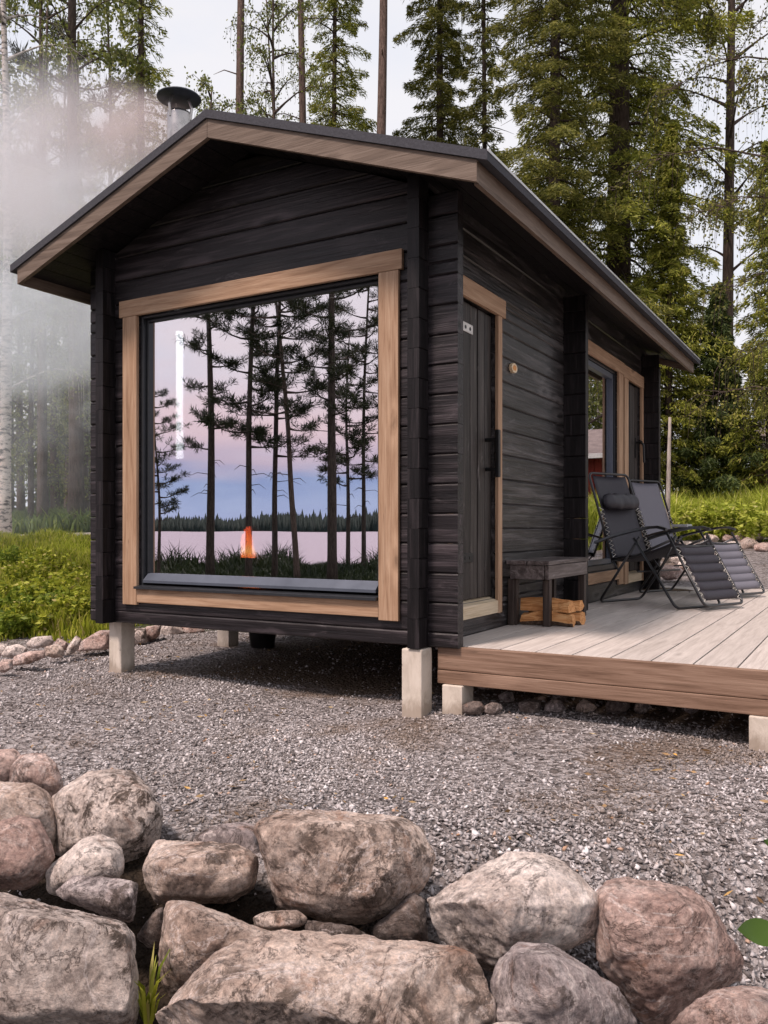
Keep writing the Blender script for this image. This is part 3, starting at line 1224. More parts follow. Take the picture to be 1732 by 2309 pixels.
        xa, xc = RX + sgn * 1.760, RX + sgn * 1.787
        f_.box(min(xa, xc), -0.371, RZ - SL * 1.787 - 0.168, max(xa, xc), 5.601, RZ - SL * 1.787 - 0.058)
        f_.build('eaves_board', M['fascia_y'], roof)
        e_ = MB()                                         # folded metal drip edge
        xe = RX + sgn * (EX + 0.004)
        e_.box(min(xe, xe - sgn * 0.003), Y0, RZ - SL * EX - 0.008, max(xe, xe - sgn * 0.003), Y1, RZ - SL * EX + 0.006)
        e_.build('drip_edge', M['metal_edge'], roof)
    # ---- chimney on the left roof slope
    cx, cy = -2.45, 0.55
    zr = roof_z(cx)
    c_ = MB()
    c_.lathe((cx, cy, 0), [(0.093, zr - 0.06), (0.093, 4.265), (0.088, 4.285), (0.075, 4.285)], 28)
    ch = c_.build('chimney', M['steel'], t, smooth=True)
    c_ = MB()
    c_.lathe((cx, cy, 0), [(0.166, 4.395), (0.170, 4.402), (0.166, 4.409), (0.02, 4.44)], 36)
    c_.build('chimney_cap', M['cap'], ch, smooth=True)
    for k in range(3):
        a = 0.5 + k * 2.094
        c_ = MB()
        c_.tube([(cx + 0.088 * math.cos(a), cy + 0.088 * math.sin(a), 4.23), (cx + 0.10 * math.cos(a), cy + 0.10 * math.sin(a), 4.32),
                 (cx + 0.075 * math.cos(a), cy + 0.075 * math.sin(a), 4.395)], 0.011, 6)
        c_.build('cap_stay', M['steel'], ch)
    c_ = MB()
    c_.lathe((cx, cy, 0), [(0.17, zr - 0.07), (0.155, zr + 0.02), (0.10, zr + 0.10), (0.096, zr + 0.10)], 24)
    c_.build('chimney_collar', M['cap'], ch, smooth=True)

    # ---- picture window
    wn = MB()
    GY = 0.062
    x0, x1, z0, z1 = -2.298, -0.322, 0.655, 2.572
    for a in ((x0, 0.012, z0, x0 + 0.020, 0.105, z1), (x1 - 0.020, 0.012, z0, x1, 0.105, z1), (x0 + 0.021, 0.012, z1 - 0.020, x1 - 0.021, 0.105, z1)):
        wn.cbox(*a, 0.003)
    for a in ((x0 + 0.021, 0.045, z0 + 0.09, x0 + 0.042, 0.10, z1 - 0.021), (x1 - 0.042, 0.045, z0 + 0.09, x1 - 0.021, 0.10, z1 - 0.021), (x0 + 0.043, 0.045, z1 - 0.042, x1 - 0.043, 0.10, z1 - 0.021)):
        wn.cbox(*a, 0.003)
    win = wn.build('picture_window', M['alu'], t)
    sl = MB()                                             # sloping bottom rail, its sky sheen put into the colour
    A = [(x0 + 0.03, 0.0, z0 + 0.022), (x0 + 0.03, 0.0, z0 + 0.040), (x0 + 0.03, 0.052, z0 + 0.088), (x0 + 0.03, 0.10, z0 + 0.088), (x0 + 0.03, 0.10, z0 + 0.022)]
    sl.prism(A[::-1], [(x1 - 0.03, y, z) for x, y, z in A[::-1]])
    sl.build('window_rail', M['alu_sill'], win)
    sl = MB()
    A = [(x0 - 0.012, -0.050, z0 - 0.020), (x0 - 0.012, -0.050, z0 - 0.004), (x0 - 0.012, 0.11, z0 + 0.019), (x0 - 0.012, 0.11, z0 - 0.012)]
    sl.prism(A[::-1], [(x1 - 0.0, y, z) for x, y, z in A[::-1]])
    sl.build('window_sill', M['alu'], win)
    gl = MB()
    gl.box(x0 + 0.035, GY, z0 + 0.08, x1 - 0.035, GY + 0.005, z1 - 0.035)
    gl.build('pane', M['glass'], win)
    for nm, a, mm in (('trim', (-2.476, -0.030, 2.572, -0.158, -0.002, 2.690), 'trim_x'), ('trim', (-2.442, -0.028, 0.519, -2.304, -0.002, 2.570), 'trim_z'),
                      ('trim', (-0.317, -0.028, 0.519, -0.183, -0.002, 2.570), 'trim_z'), ('trim', (-2.302, -0.026, 0.536, -0.319, -0.002, 0.634), 'trim_x')):
        b = MB()
        b.cbox(*a, 0.004)
        b.build(nm, M[mm], win)

    # ---- the two plank doors on the long wall
    def door(y0, y1, z0, z1, planks, top_over, zt, zb, right_w, left_w):
        d_ = MB()
        n = planks
        for i in range(n):
            a0 = y0 + (y1 - y0) * i / n + 0.006
            a1 = y0 + (y1 - y0) * (i + 1) / n - 0.006
            d_.cbox(-0.050, a0, z0 + 0.008, -0.018 - 0.003 * (i % 2), a1, z1 - 0.006, 0.006)
        d_.box(-0.07, y0 + 0.002, z0 + 0.004, -0.051, y1 - 0.002, z1 - 0.003)
        dr = d_.build('door', M['door'], t)
        for a, mm in (((0.003, y0 - left_w - 0.04, z1 + 0.002, 0.032, y1 + right_w + top_over, zt), 'trim_y'),
                      ((0.003, y1 + 0.002, zb, 0.029, y1 + right_w, z1), 'trim_z'), ((0.003, y0 - left_w, zb, 0.029, y0 - 0.002, z1), 'trim_z')):
            b = MB()
            b.cbox(*a, 0.004)
            b.build('door_trim', M[mm], dr)
        return dr
    d1 = door(0.275, 0.982, 0.60, 2.50, 6, 0.06, 2.622, 0.490, 0.072, 0.072)
    b = MB()
    A = [(0.027, 0.272, 0.495), (0.027, 0.272, 0.575), (-0.045, 0.272, 0.602), (-0.045, 0.272, 0.495)]
    b.prism(A, [(x, 0.980, z) for x, y, z in A])
    b.build('threshold', M['threshold'], d1)
    b = MB()                                              # upright handle on two stand-offs
    b.cbox(0.052, 0.865, 1.40, 0.080, 0.900, 1.715, 0.006)
    for z in (1.455, 1.65):
        b.tube([(-0.02, 0.882, z), (0.055, 0.882, z)], 0.013, 8)
    b.build('handle', M['iron'], d1)
    for z, mm in ((2.305, 'hinge'), (0.845, 'iron')):
        b = MB()
        b.cbox(-0.018, 0.29, z, -0.012, 0.655, z + 0.058, 0.002)
        b.tube([(-0.010, 0.292, z - 0.01), (-0.010, 0.292, z + 0.062)], 0.011, 8)
        hg = b.build('hinge', M[mm], d1)
        for y in (0.47, 0.54, 0.61):
            b = MB()
            b.tube([(-0.0125, y, z + 0.028), (-0.0095, y, z + 0.028)], 0.012, 10)
            b.build('hinge_screw', M['iron'], hg)
    d2 = door(4.515, 5.105, 0.60, 2.605, 5, 0.0, 2.735, 0.490, 0.080, 0.155)
    b = MB()
    A = [(0.027, 4.512, 0.495), (0.027, 4.512, 0.575), (-0.045, 4.512, 0.602), (-0.045, 4.512, 0.495)]
    b.prism(A, [(x, 5.10, z) for x, y, z in A])
    b.build('threshold', M['threshold'], d2)
    b = MB()
    b.cbox(-0.018, 4.98, 1.83, -0.010, 5.03, 2.05, 0.003)
    b.tube(bez([(-0.01, 5.005, 2.00), (0.055, 5.005, 2.00), (0.06, 4.85, 2.0)]), 0.010, 8)
    b.tube(bez([(-0.01, 5.03, 2.00), (0.06, 5.03, 1.99), (0.065, 5.04, 1.78)]), 0.012, 8)
    b.build('handle', M['iron'], d2)

    # ---- second window between the posts
    wn = MB()
    y0, y1, z0, z1 = 2.805, 4.155, 0.665, 2.635
    for a in ((-0.105, y0, z0, -0.012, y0 + 0.03, z1), (-0.105, y1 - 0.03, z0, -0.012, y1, z1), (-0.105, y0 + 0.031, z1 - 0.03, -0.012, y1 - 0.031, z1), (-0.105, y0 + 0.031, z0, -0.005, y1 - 0.031, z0 + 0.05)):
        wn.cbox(*a, 0.003)
    w2 = wn.build('side_window', M['alu'], t)
    wn = MB()
    for a in ((-0.095, y1 - 0.062, z0 + 0.052, -0.028, y1 - 0.032, z1 - 0.032), (-0.095, y0 + 0.032, z0 + 0.052, -0.028, y0 + 0.085, z1 - 0.032),
              (-0.095, y0 + 0.087, z1 - 0.085, -0.028, y1 - 0.064, z1 - 0.032), (-0.095, y0 + 0.087, z0 + 0.052, -0.028, y1 - 0.064, z0 + 0.10)):
        wn.cbox(*a, 0.004)
    wn.build('sash', M['alu_sill'], w2)
    gl = MB()
    gl.box(-0.062, y0 + 0.07, z0 + 0.09, -0.057, y1 - 0.055, z1 - 0.07)
    gl.build('pane', M['glass'], w2)
    for a, mm in (((0.003, y0 - 0.15, z1 - 0.01, 0.032, y1 + 0.170, 2.742), 'trim_y'), ((0.003, y1 - 0.012, 0.50, 0.028, y1 + 0.150, z1 - 0.012), 'trim_z'),
                  ((0.003, y0 - 0.13, 0.50, 0.028, y0 + 0.012, z1 - 0.012), 'trim_z'), ((0.003, y0 + 0.014, 0.555, 0.027, y1 - 0.014, 0.655), 'trim_y')):
        b = MB()
        b.cbox(*a, 0.004)
        b.build('trim', M[mm], w2)

    # ---- concrete piers
    for x, y in ((-2.70, 0.08), (-0.118, -0.105), (-2.72, 1.30), (-2.72, 3.2), (-2.72, 5.05), (-0.14, 2.4), (-0.14, 5.0)):
        b = MB()
        b.cbox(x, y, hz(x, y) - 0.15, x + 0.128, y + 0.135, Z0 - 0.004, 0.008)
        b.build('pier', M['pale_wood'] if False else M['concrete'], t)
    return t


def concrete():
    m, N, L, P = mat_new('pale concrete')
    tc = N.new('ShaderNodeTexCoord').outputs['Object']
    n = noise_n(N, L, mapping(N, L, tc, (6, 6, 3)), 2.0, 9, 0.7, 0.5)
    rp = ramp(N, [(0.3, (0.44, 0.38, 0.31)), (0.55, (0.62, 0.55, 0.47)), (0.8, (0.70, 0.64, 0.56))])
    L.new(n.outputs[0], rp.inputs[0])
    v = N.new('ShaderNodeTexVoronoi')
    v.inputs['Scale'].default_value = 16
    L.new(tc, v.inputs['Vector'])
    pit = maprange(N, L, v.outputs['Distance'], 0.05, 0.12, 1, 0)
    sel = noise_n(N, L, tc, 9, 2)
    pit = math_n(N, L, 'MULTIPLY', pit, maprange(N, L, sel.outputs[0], 0.5, 0.6, 0, 0.8))
    sz = N.new('ShaderNodeSeparateXYZ')
    gp = N.new('ShaderNodeNewGeometry').outputs['Position']
    L.new(gp, sz.inputs[0])
    spl = maprange(N, L, math_n(N, L, 'MULTIPLY_ADD', n.outputs[0], 0.22, math_n(N, L, 'SUBTRACT', sz.outputs['Z'], 0.16)), -0.03, 0.06, 0.6, 0.0)
    base = mixc(N, L, spl, rp.outputs[0], (0.24, 0.18, 0.135))
    L.new(mixc(N, L, pit, base, (0.09, 0.08, 0.07)), P.inputs['Base Color'])
    P.inputs['Roughness'].default_value = 0.9
    bump(N, L, math_n(N, L, 'SUBTRACT', n.outputs[0], pit), 0.4, 0.01, P)
    return m


M['concrete'] = concrete()
build_cabin()

# stove with its fire, and a glowing tube added for the lit steel flue, seen through the picture window
st = thing('stove', 'black sauna stove with a fire burning behind its door, inside the picture window', 'stove', (-1.99, 1.02, 0.45))
b = MB()
b.cbox(-2.24, 0.84, 0.60, -1.74, 1.30, 1.20, 0.02)
for x in (-2.20, -1.82):
    for y in (0.88, 1.22):
        b.cbox(x, y, 0.45, x + 0.04, y + 0.04, 0.598, 0.004)
b.build('body', M['iron'], st)
b = MB()
prof = [(-0.055, 0), (0.06, 0), (0.058, 0.03), (0.035, 0.085), (0.030, 0.12), (0.012, 0.175), (0.006, 0.21), (-0.020, 0.19), (-0.028, 0.14), (-0.040, 0.16), (-0.052, 0.10), (-0.046, 0.05)]
A = [(-1.985 + 1.15 * x, 0.795, 0.835 + 1.15 * z) for x, z in prof]
b.prism(A, [(x * 0.9 - 0.1985, 0.83, z) for x, y, z in A])
b.build('flame', M['flame'], st)
lt = thing('flue_glow', 'upright white tube made to glow as the lit steel flue, behind the left side of the picture window', 'flue_glow', (-2.40, 0.50, 1.55))
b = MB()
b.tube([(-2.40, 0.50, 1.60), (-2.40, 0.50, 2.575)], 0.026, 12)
b.build('tube', M['flue_glow'], lt)
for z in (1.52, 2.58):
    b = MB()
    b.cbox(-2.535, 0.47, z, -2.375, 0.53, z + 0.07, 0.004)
    b.build('glow_bracket', M['iron'], lt)  # end brackets added to carry the glowing tube

# round slice of wood hung beside the door
b = MB()
n = 22
pr = [(0.046 * (1 + 0.08 * math.sin(3 * k)) * math.cos(2 * math.pi * k / n) * 1.15, 0.046 * (1 + 0.08 * math.sin(3 * k)) * math.sin(2 * math.pi * k / n) * 0.72) for k in range(n)]
b.prism([(0.003, 1.29 + y, 2.193 + z) for y, z in pr], [(0.026, 1.29 + y, 2.193 + z) for y, z in pr])
pl = b.build('wall_plaque', M['plaque'], None, loc=(0.003, 1.29, 2.193))
tag(pl, 'small pale round slice of wood hung on the black wall beside the door', 'plaque')
b = MB()
pr2 = [(y * 0.62, z * 0.55) for y, z in pr]
b.prism([(0.0255, 1.29 + y, 2.193 + z) for y, z in pr2], [(0.028, 1.29 + y, 2.193 + z) for y, z in pr2])
link_mesh('heartwood', [(x - 0.003, y - 1.29, z - 2.193) for x, y, z in b.v], b.f, M['split'], pl, local=True)


# ------------------------------------------------------------------ deck
def build_deck():
    t = thing('wooden_deck', 'weathered grey wooden deck along the cabin, brown joist on its front edge', 'deck', (2.0, 2.8, 0.2))
    XE, YE = 4.2, 5.88
    b = MB()
    x = 0.006
    wdt = 0.205
    k = 0
    while x < XE:
        y = 0.078
        cut = [YE] if k % 3 else [3.1 + 0.3 * (k % 2), YE]
        for c in cut:
            b.cbox(max(x, 0.192) if False else x, y, 0.357, x + wdt - 0.008, c - 0.002, 0.388, 0.003)
            y = c
        x += wdt
        k += 1
    b.build('deck_boards', M['deck'], t)
    for z0, z1, y0 in ((0.252, 0.386, 0.030), (0.174, 0.249, 0.026)):
        b = MB()
        b.cbox(0.045, y0, z0, XE, y0 + 0.045, z1, 0.004)
        b.build('front_joist', M['deckface'], t)
    for y in (1.5, 3.0, 4.5, 5.8):
        b = MB()
        b.cbox(0.02, y, 0.20, XE, y + 0.045, 0.354, 0.004)
        b.build('joist', M['deckface'], t)
    for xx in (0.085, 1.70, 3.3):
        for y in (0.005, 1.42, 4.4):
            b = MB()
            b.cbox(xx, y, hz(xx, y) - 0.2, xx + 0.125, y + 0.16, 0.171 if y < 1 else 0.198, 0.006)
            if xx == 1.70:
                b.cbox(xx + 0.128, y + 0.002, hz(xx, y) - 0.2, xx + 0.25, y + 0.16, 0.171 if y < 1 else 0.198, 0.006)
            b.build('pier', M['concrete'], t)


build_deck()

# ------------------------------------------------------------------ bench and firewood
DZ = 0.388
bt = thing('bench', 'dark weathered wooden bench against the black wall beside the door', 'bench', (0.17, 1.64, DZ))
b = MB()
b.cbox(0.006, 1.175, 0.812, 0.150, 2.115, 0.840, 0.004)
b.cbox(0.154, 1.178, 0.812, 0.316, 2.110, 0.840, 0.004)
b.build('seat', M['bench'], bt)
b = MB()
b.cbox(0.280, 1.195, 0.712, 0.308, 2.095, 0.808, 0.004)
b.cbox(0.030, 1.190, 0.712, 0.275, 1.216, 0.808, 0.004)
b.build('apron', M['bench'], bt)
for x, y in ((0.255, 1.222), (0.255, 2.03), (0.018, 1.222), (0.018, 2.03)):
    b = MB()
    b.cbox(x, y, DZ, x + 0.048, y + 0.055, 0.709 if y < 3 else 0.81, 0.004)
    b.build('leg', M['bench_leg'], bt)
b = MB()
b.cbox(0.012, 1.192, DZ + 0.001, 0.052, 1.219, 0.709, 0.004)
b.build('leg', M['bench_leg'], bt)


def firewood(label, c, length, prof, rz, seed):
    """a split piece: wedge outline with a bark side, wavy along its length"""
    rng = random.Random(seed)
    n = 9
    b = MB()
    k = len(prof)
    base = len(b.v)
    for i in range(n):
        u = i / (n - 1) - 0.5
        w1, w2 = 0.012 * math.sin(5 * u + seed), 0.016 * math.sin(6 * u + 2 * seed)
        for (y, z) in prof:
            b.v.append((u * length + (0.008 * rng.uniform(-1, 1) if i in (0, n - 1) else 0), y * (1 + 0.10 * math.sin(4 * u + 3 * seed)) + w1 + rng.uniform(-.005, .005), max(0.0, z * (1 + 0.12 * math.sin(5 * u + seed)) + w2 * min(1, z / 0.05) * 0.6 + rng.uniform(-.003, .003))))
    for i in range(n - 1):
        for j in range(k):
            j2 = (j + 1) % k
            b.f.append((base + i * k + j, base + (i + 1) * k + j, base + (i + 1) * k + j2, base + i * k + j2))
    b.f.append(tuple(base + j for j in range(k)))
    b.f.append(tuple(base + (n - 1) * k + j for j in range(k - 1, -1, -1)))
    o = link_mesh('firewood_log', b.v, b.f, M['split'], None, local=True)
    o.data.materials.append(M['bark_log'])
    for p in o.data.polygons:
        if abs(p.normal.x) < 0.5 and p.normal.z < -0.2:
            p.material_index = 1
    o.location = c
    o.rotation_euler = (0, 0, rz)
    tag(o, label, 'firewood', 'split firewood under the bench')
    return o


wedge = [(-0.062, 0.03), (-0.035, 0.002), (0.03, 0.0), (0.062, 0.028), (0.055, 0.085), (0.0, 0.098), (-0.058, 0.088)]
tri = [(-0.058, 0.0), (0.055, 0.0), (0.060, 0.035), (0.015, 0.075), (-0.02, 0.078), (-0.056, 0.042)]
firewood('split orange log under the bench, front one of the bottom layer', (0.262, 1.330, DZ), 0.36, wedge, 0.04, 1)
firewood('split orange log lying on top of the front log under the bench', (0.245, 1.345, DZ + 0.098), 0.37, tri, -0.03, 2)
firewood('split log behind the front one, its end sticking out past the bench leg', (0.27, 1.480, DZ), 0.38, wedge, 0.0, 3)
firewood('split log on top of the rear log under the bench', (0.268, 1.475, DZ + 0.099), 0.36, tri, 0.05, 4)


# ------------------------------------------------------------------ reclining chairs
def chair(label, loc, rz, sling, with_pillow, with_tray):
    t = thing('reclining_chair', label, 'recliner', loc, rz, 'reclining chairs on the deck')
    r = 0.0115
    h = 0.298
    P = lambda u, y, z: (u, y, z)

    def U(a, b_, hw):
        """two side tubes a->b joined by a bar at b"""
        return bez([P(a[0], -hw, a[1]), P(b_[0], -hw, b_[1]), P(b_[0], hw, b_[1]), P(a[0], hw, a[1])])

    def side(name, tubes, mat='frame_tube'):
        m = MB()
        for pts, rr in tubes:
            m.tube(pts, rr, 8)
        return m.build(name, M[mat], t, smooth=True, local=True)
    side('leg_frame', [(U((0.44, 0.60), (0.0, r), h), r)])
    side('leg_frame', [(U((0.395, 0.59), (0.82, r), h + 0.024), r)])
    side('back_frame', [(U((0.135, 0.37), (-0.143, 1.185), h - 0.02), r)])
    side('foot_frame', [(U((0.70, 0.635), (1.055, 0.045), h - 0.02), r)])
    side('seat_frame', [([P(0.12, s * (h - 0.02), 0.40), P(0.40, s * (h - 0.02), 0.44), P(0.735, s * (h - 0.02), 0.575)], r) for s in (-1, 1)]
         + [([P(0.135, -h + 0.02, 0.385), P(0.135, h - 0.02, 0.385)], r * 0.9), ([P(0.42, -h, 0.30), P(0.42, h, 0.30)], 0.008),
            ([P(0.77, -h + 0.02, 0.52), P(0.77, h - 0.02, 0.52)], r * 0.9)])
    for s in (-1, 1):
        side('brace', [([P(0.215, s * h, 0.30), P(0.14, s * (h - 0.01), 0.39)], 0.008)])
        side('brace', [([P(0.62, s * h, 0.29), P(0.76, s * (h - 0.01), 0.52)], 0.008)])
    for s in (-1, 1):
        m = MB()
        pts = [(-0.04, 0.535), (0.05, 0.56), (0.18, 0.60), (0.36, 0.64), (0.54, 0.67), (0.64, 0.675), (0.72, 0.655)]
        for i in range(len(pts) - 1):
            (u0, z0), (u1, z1) = pts[i], pts[i + 1]
            wa, wb = [0.014 + 0.02 * math.sin(math.pi * min(1, (k + 0.4) / 6.6)) for k in (i, i + 1)]
            y = s * (h + 0.015)
            m.prism([P(u0, y - wa, z0), P(u0, y + wa, z0), P(u0, y + wa * 0.7, z0 + 0.022), P(u0, y - wa * 0.7, z0 + 0.022)],
                    [P(u1, y - wb, z1), P(u1, y + wb, z1), P(u1, y + wb * 0.7, z1 + 0.022), P(u1, y - wb * 0.7, z1 + 0.022)])
        m.build('armrest', M['frame_tube'], t, local=True)
    hw = 0.235

    def sheet(name, fn, n, mat, sag=0.02, thick=0.004, k=8):
        V, F = [], []
        for side_ in (0, 1):
            for i in range(n + 1):
                for j in range(k + 1):
                    v = j / k * 2 - 1
                    u_, z_, nu, nz_ = fn(i / n)
                    d = -sag * (1 - v * v) - side_ * thick
                    V.append((u_ + nu * d, v * hw, z_ + nz_ * d))
        o = (n + 1) * (k + 1)
        for i in range(n):
            for j in range(k):
                a = i * (k + 1) + j
                F.append((a, a + 1, a + k + 2, a + k + 1))
                F.append((o + a, o + a + k + 1, o + a + k + 2, o + a + 1))
        for i in range(n):
            for j in (0, k):
                a, b_ = i * (k + 1) + j, (i + 1) * (k + 1) + j
                F.append((a, b_, o + b_, o + a))
        for j in range(k):
            for i in (0, n):
                a = i * (k + 1) + j
                F.append((a, a + 1, o + a + 1, o + a))
        return link_mesh(name, V, F, M[mat], t, True, local=True)
    bd = Vector((0.268, 0, -0.78)).normalized()
    bn = (0.945, 0.325)
    sheet('backrest', lambda s: (-0.135 + 0.268 * s, 1.165 - 0.765 * s, *bn), 14, sling)
    sheet('seat', lambda s: (0.135 + 0.60 * s, 0.40 + 0.02 * math.sin(s * 3) + 0.16 * s * s, -0.2, 0.98), 12, sling, 0.03)

    def legfn(s):
        rib = 0.024 * abs(math.sin(s * math.pi * 6)) ** 0.6
        return (0.765 + 0.255 * s + rib * 0.85, 0.520 - 0.43 * s + rib * 0.5, 0.86, 0.51)
    sheet('leg_rest', legfn, 84, sling, 0.008)
    for (fn, n, nm) in ((lambda s: (-0.03 + 0.155 * s, 0.86 - 0.445 * s), 22, 'lacing'), (lambda s: (0.775 + 0.255 * s, 0.50 - 0.43 * s), 20, 'lacing')):
        for sg in (-1, 1):
            m = MB()
            pts = []
            for i in range(n + 1):
                u_, z_ = fn(i / n)
                pts.append(P(u_ + 0.012, sg * (hw - 0.004 if i % 2 else h - 0.018), z_ + 0.004))
            m.tube(pts, 0.0042, 4)
            m.build(nm, M['lace'], t, local=True)
    if with_pillow:
        V, F = [], []
        n, k = 18, 16
        for i in range(n + 1):
            s = i / n * 2 - 1
            rr = max(0.0, 1 - abs(s) ** 5) ** 0.5
            rr = 0.35 + 0.65 * rr if abs(s) < 0.999 else 0.3
            for j in range(k):
                a = 2 * math.pi * j / k
                wr = 1 + 0.05 * math.sin(9 * s + 2 * a) + 0.04 * math.sin(17 * s)
                e, f_ = 0.048 * rr * math.cos(a) * wr, 0.078 * rr * math.sin(a) * wr
                V.append((-0.045 + 0.052 * 0.945 + e * bn[0] + f_ * -bn[1], s * 0.238, 0.905 + 0.052 * 0.325 + e * bn[1] + f_ * bn[0]))
        for i in range(n):
            for j in range(k):
                j2 = (j + 1) % k
                F.append((i * k + j, i * k + j2, (i + 1) * k + j2, (i + 1) * k + j))
        F.append(tuple(range(k - 1, -1, -1)))
        F.append(tuple(n * k + j for j in range(k)))
        link_mesh('pillow', V, F, M['pillow'], t, True, local=True)
    if with_tray:
        m = MB()
        m.cbox(0.42, -h - 0.055, 0.685, 0.60, -h + 0.035, 0.715, 0.01)
        m.build('tray', M['tray'], t, local=True)
    return t


a = rad(-24.3)
ld = Vector((-math.sin(a), math.cos(a), 0))
o1 = Vector((0.074, 3.264, DZ)) + ld * 0.298
chair('black folding recliner with a dark headrest pillow, the nearer of two', o1, a, 'sling', True, False)
o2 = Vector((0.10, 4.60, DZ)) + ld * 0.298
chair('folding recliner with a bare sling toned with pale sky sheen and no pillow, farther along the deck', o2, a + rad(2), 'sling_sky', False, True)

# black bucket under the cabin floor
b = MB()
bz = hz(-2.38, 1.5) - 0.02
b.lathe((-2.38, 1.5, bz), [(0.095, 0.0), (0.10, 0.004), (0.135, 0.26), (0.142, 0.262), (0.142, 0.275), (0.128, 0.275), (0.094, 0.02)], 28)
o = b.build('bucket', M['bucket'], None, smooth=True, loc=(-2.38, 1.5, bz))
tag(o, 'black plastic bucket standing under the cabin floor', 'bucket')


# ------------------------------------------------------------------ boulders
def rock(label, mat, D, outline, dep=0.8, seed=1, inner=None, vox=0.009, rough=0.05, group='boulders of the stone bank', name='boulder', soft=1):
    """an angular boulder: hull of its measured outline at distance D, edge points of its front faces and a hidden back"""
    rng = np.random.default_rng(seed)
    c = np.mean(np.array(outline, float), 0)
    o2 = np.array(outline, float) - c
    rm = float(np.mean(np.hypot(o2[:, 0], o2[:, 1]))) * D / FPX
    top = -float(o2[:, 1].min())
    ctr = at(c[0], c[1], D)
    pts = []
    # keep the salient corners only, so that the faces between them stay flat
    keep = []
    m_ = len(outline)
    for k in range(m_):
        a_, b_, c_ = o2[k - 1], o2[k], o2[(k + 1) % m_]
        v1, v2 = b_ - a_, c_ - b_
        ang = abs(math.atan2(v1[0] * v2[1] - v1[1] * v2[0], float(v1 @ v2)))
        keep.append(ang > 0.22 or m_ < 9)
    for (x, y), q, kp in zip(outline, o2, keep):
        if not kp:
            continue
        up = max(0.0, -q[1] / max(top, 1e-6))
        pts.append(at(x, y, D + dep * rm * (0.55 * up ** 1.5 - 0.08)))
    if inner is None:
        inner = []
        n = 5
        a0 = rng.uniform(0, 6.28)
        for k in range(n):
            a = a0 + 2 * math.pi * k / n + rng.normal() * 0.25
            f = rng.uniform(0.38, 0.62)
            # reach of the outline in that direction
            rr = max(0.2, max((q @ np.array([math.cos(a), math.sin(a)])) for q in o2))
            inner.append((c[0] + f * rr * math.cos(a), c[1] + f * rr * math.sin(a) - 0.02 * rr, rng.uniform(0.62, 0.95)))
    for (x, y, wq) in inner:
        pts.append(at(x, y, D - dep * rm * wq))
    for q in o2[::2]:
        pts.append(at(c[0] + 0.6 * q[0], c[1] + 0.55 * q[1], D + dep * rm * 1.0))
    bm = bmesh.new()
    for p in pts:
        bm.verts.new(p - ctr)
    r_ = bmesh.ops.convex_hull(bm, input=bm.verts[:])
    loose = [v for v in bm.verts if not v.link_faces]
    bmesh.ops.delete(bm, geom=loose, context='VERTS')
    bmesh.ops.recalc_face_normals(bm, faces=bm.faces[:])
    me0 = bpy.data.meshes.new('hull')
    bm.to_mesh(me0)
    bm.free()
    tmp = bpy.data.objects.new('hull', me0)
    COL.objects.link(tmp)
    md = tmp.modifiers.new('r', 'REMESH')
    md.mode = 'VOXEL'
    md.voxel_size = max(vox * D / 2.4, rm / 45) if D < 4 else rm / 9
    dg = bpy.context.evaluated_depsgraph_get()
    me = bpy.data.meshes.new_from_object(tmp.evaluated_get(dg))
    bpy.data.objects.remove(tmp)
    bpy.data.meshes.remove(me0)
    me.name = name
    bm = bmesh.new()
    bm.from_mesh(me)
    # broken faces: flat cuts across the bulging side
    if soft < 3:
        co = np.array([v.co[:] for v in bm.verts])
        for q in range(4):
            n_ = np.array(RT) * rng.uniform(-0.75, 0.75) + np.array([0, 0, 1]) * rng.uniform(-0.5, 0.85) - np.array(FW)
            n_ /= np.linalg.norm(n_)
            dd_ = co @ n_
            lim = dd_.max() * rng.uniform(0.80, 0.92)
            co = co - np.maximum(0, dd_ - lim)[:, None] * n_[None, :]
        for v, p in zip(bm.verts, co):
            v.co = p
    for _ in range(soft):
        bmesh.ops.smooth_vert(bm, verts=bm.verts[:], factor=0.5, use_axis_x=True, use_axis_y=True, use_axis_z=True)
    bm.normal_update()
    sv = Vector((seed * 3.1, seed * 1.7, seed * 0.9))
    f1 = 1.2 / rm
    new = []
    for v in bm.verts:
        p = v.co
        d = 0.12 + 0.16 * mnoise.noise(p * f1 + sv) + 0.16 * mnoise.noise(p * f1 * 2.7 + sv)
        d -= 0.45 * max(0.0, 0.16 - abs(mnoise.noise(p * f1 * 1.9 - sv))) / 0.16 * 0.55
        # chipped steps: terraced noise gives broken ledges
        t = mnoise.noise(p * f1 * 3.3 + sv * 2)
        d += 0.22 * (math.floor(t * 3.0) / 3.0)
        d += 0.16 * mnoise.noise(p * f1 * 8 + sv) + 0.09 * mnoise.noise(p * f1 * 17 + sv)
        new.append(p + v.normal * d * rm * rough * 1.7)
    for v, p in zip(bm.verts, new):
        v.co = p * 1.055
    bm.to_mesh(me)
    bm.free()
    me.polygons.foreach_set('use_smooth', [True] * len(me.polygons))
    me.materials.clear()
    me.materials.append(ROCK[mat])
    o = bpy.data.objects.new(name, me)
    COL.objects.link(o)
    o.location = ctr
    return tag(o, label, 'boulder', group)


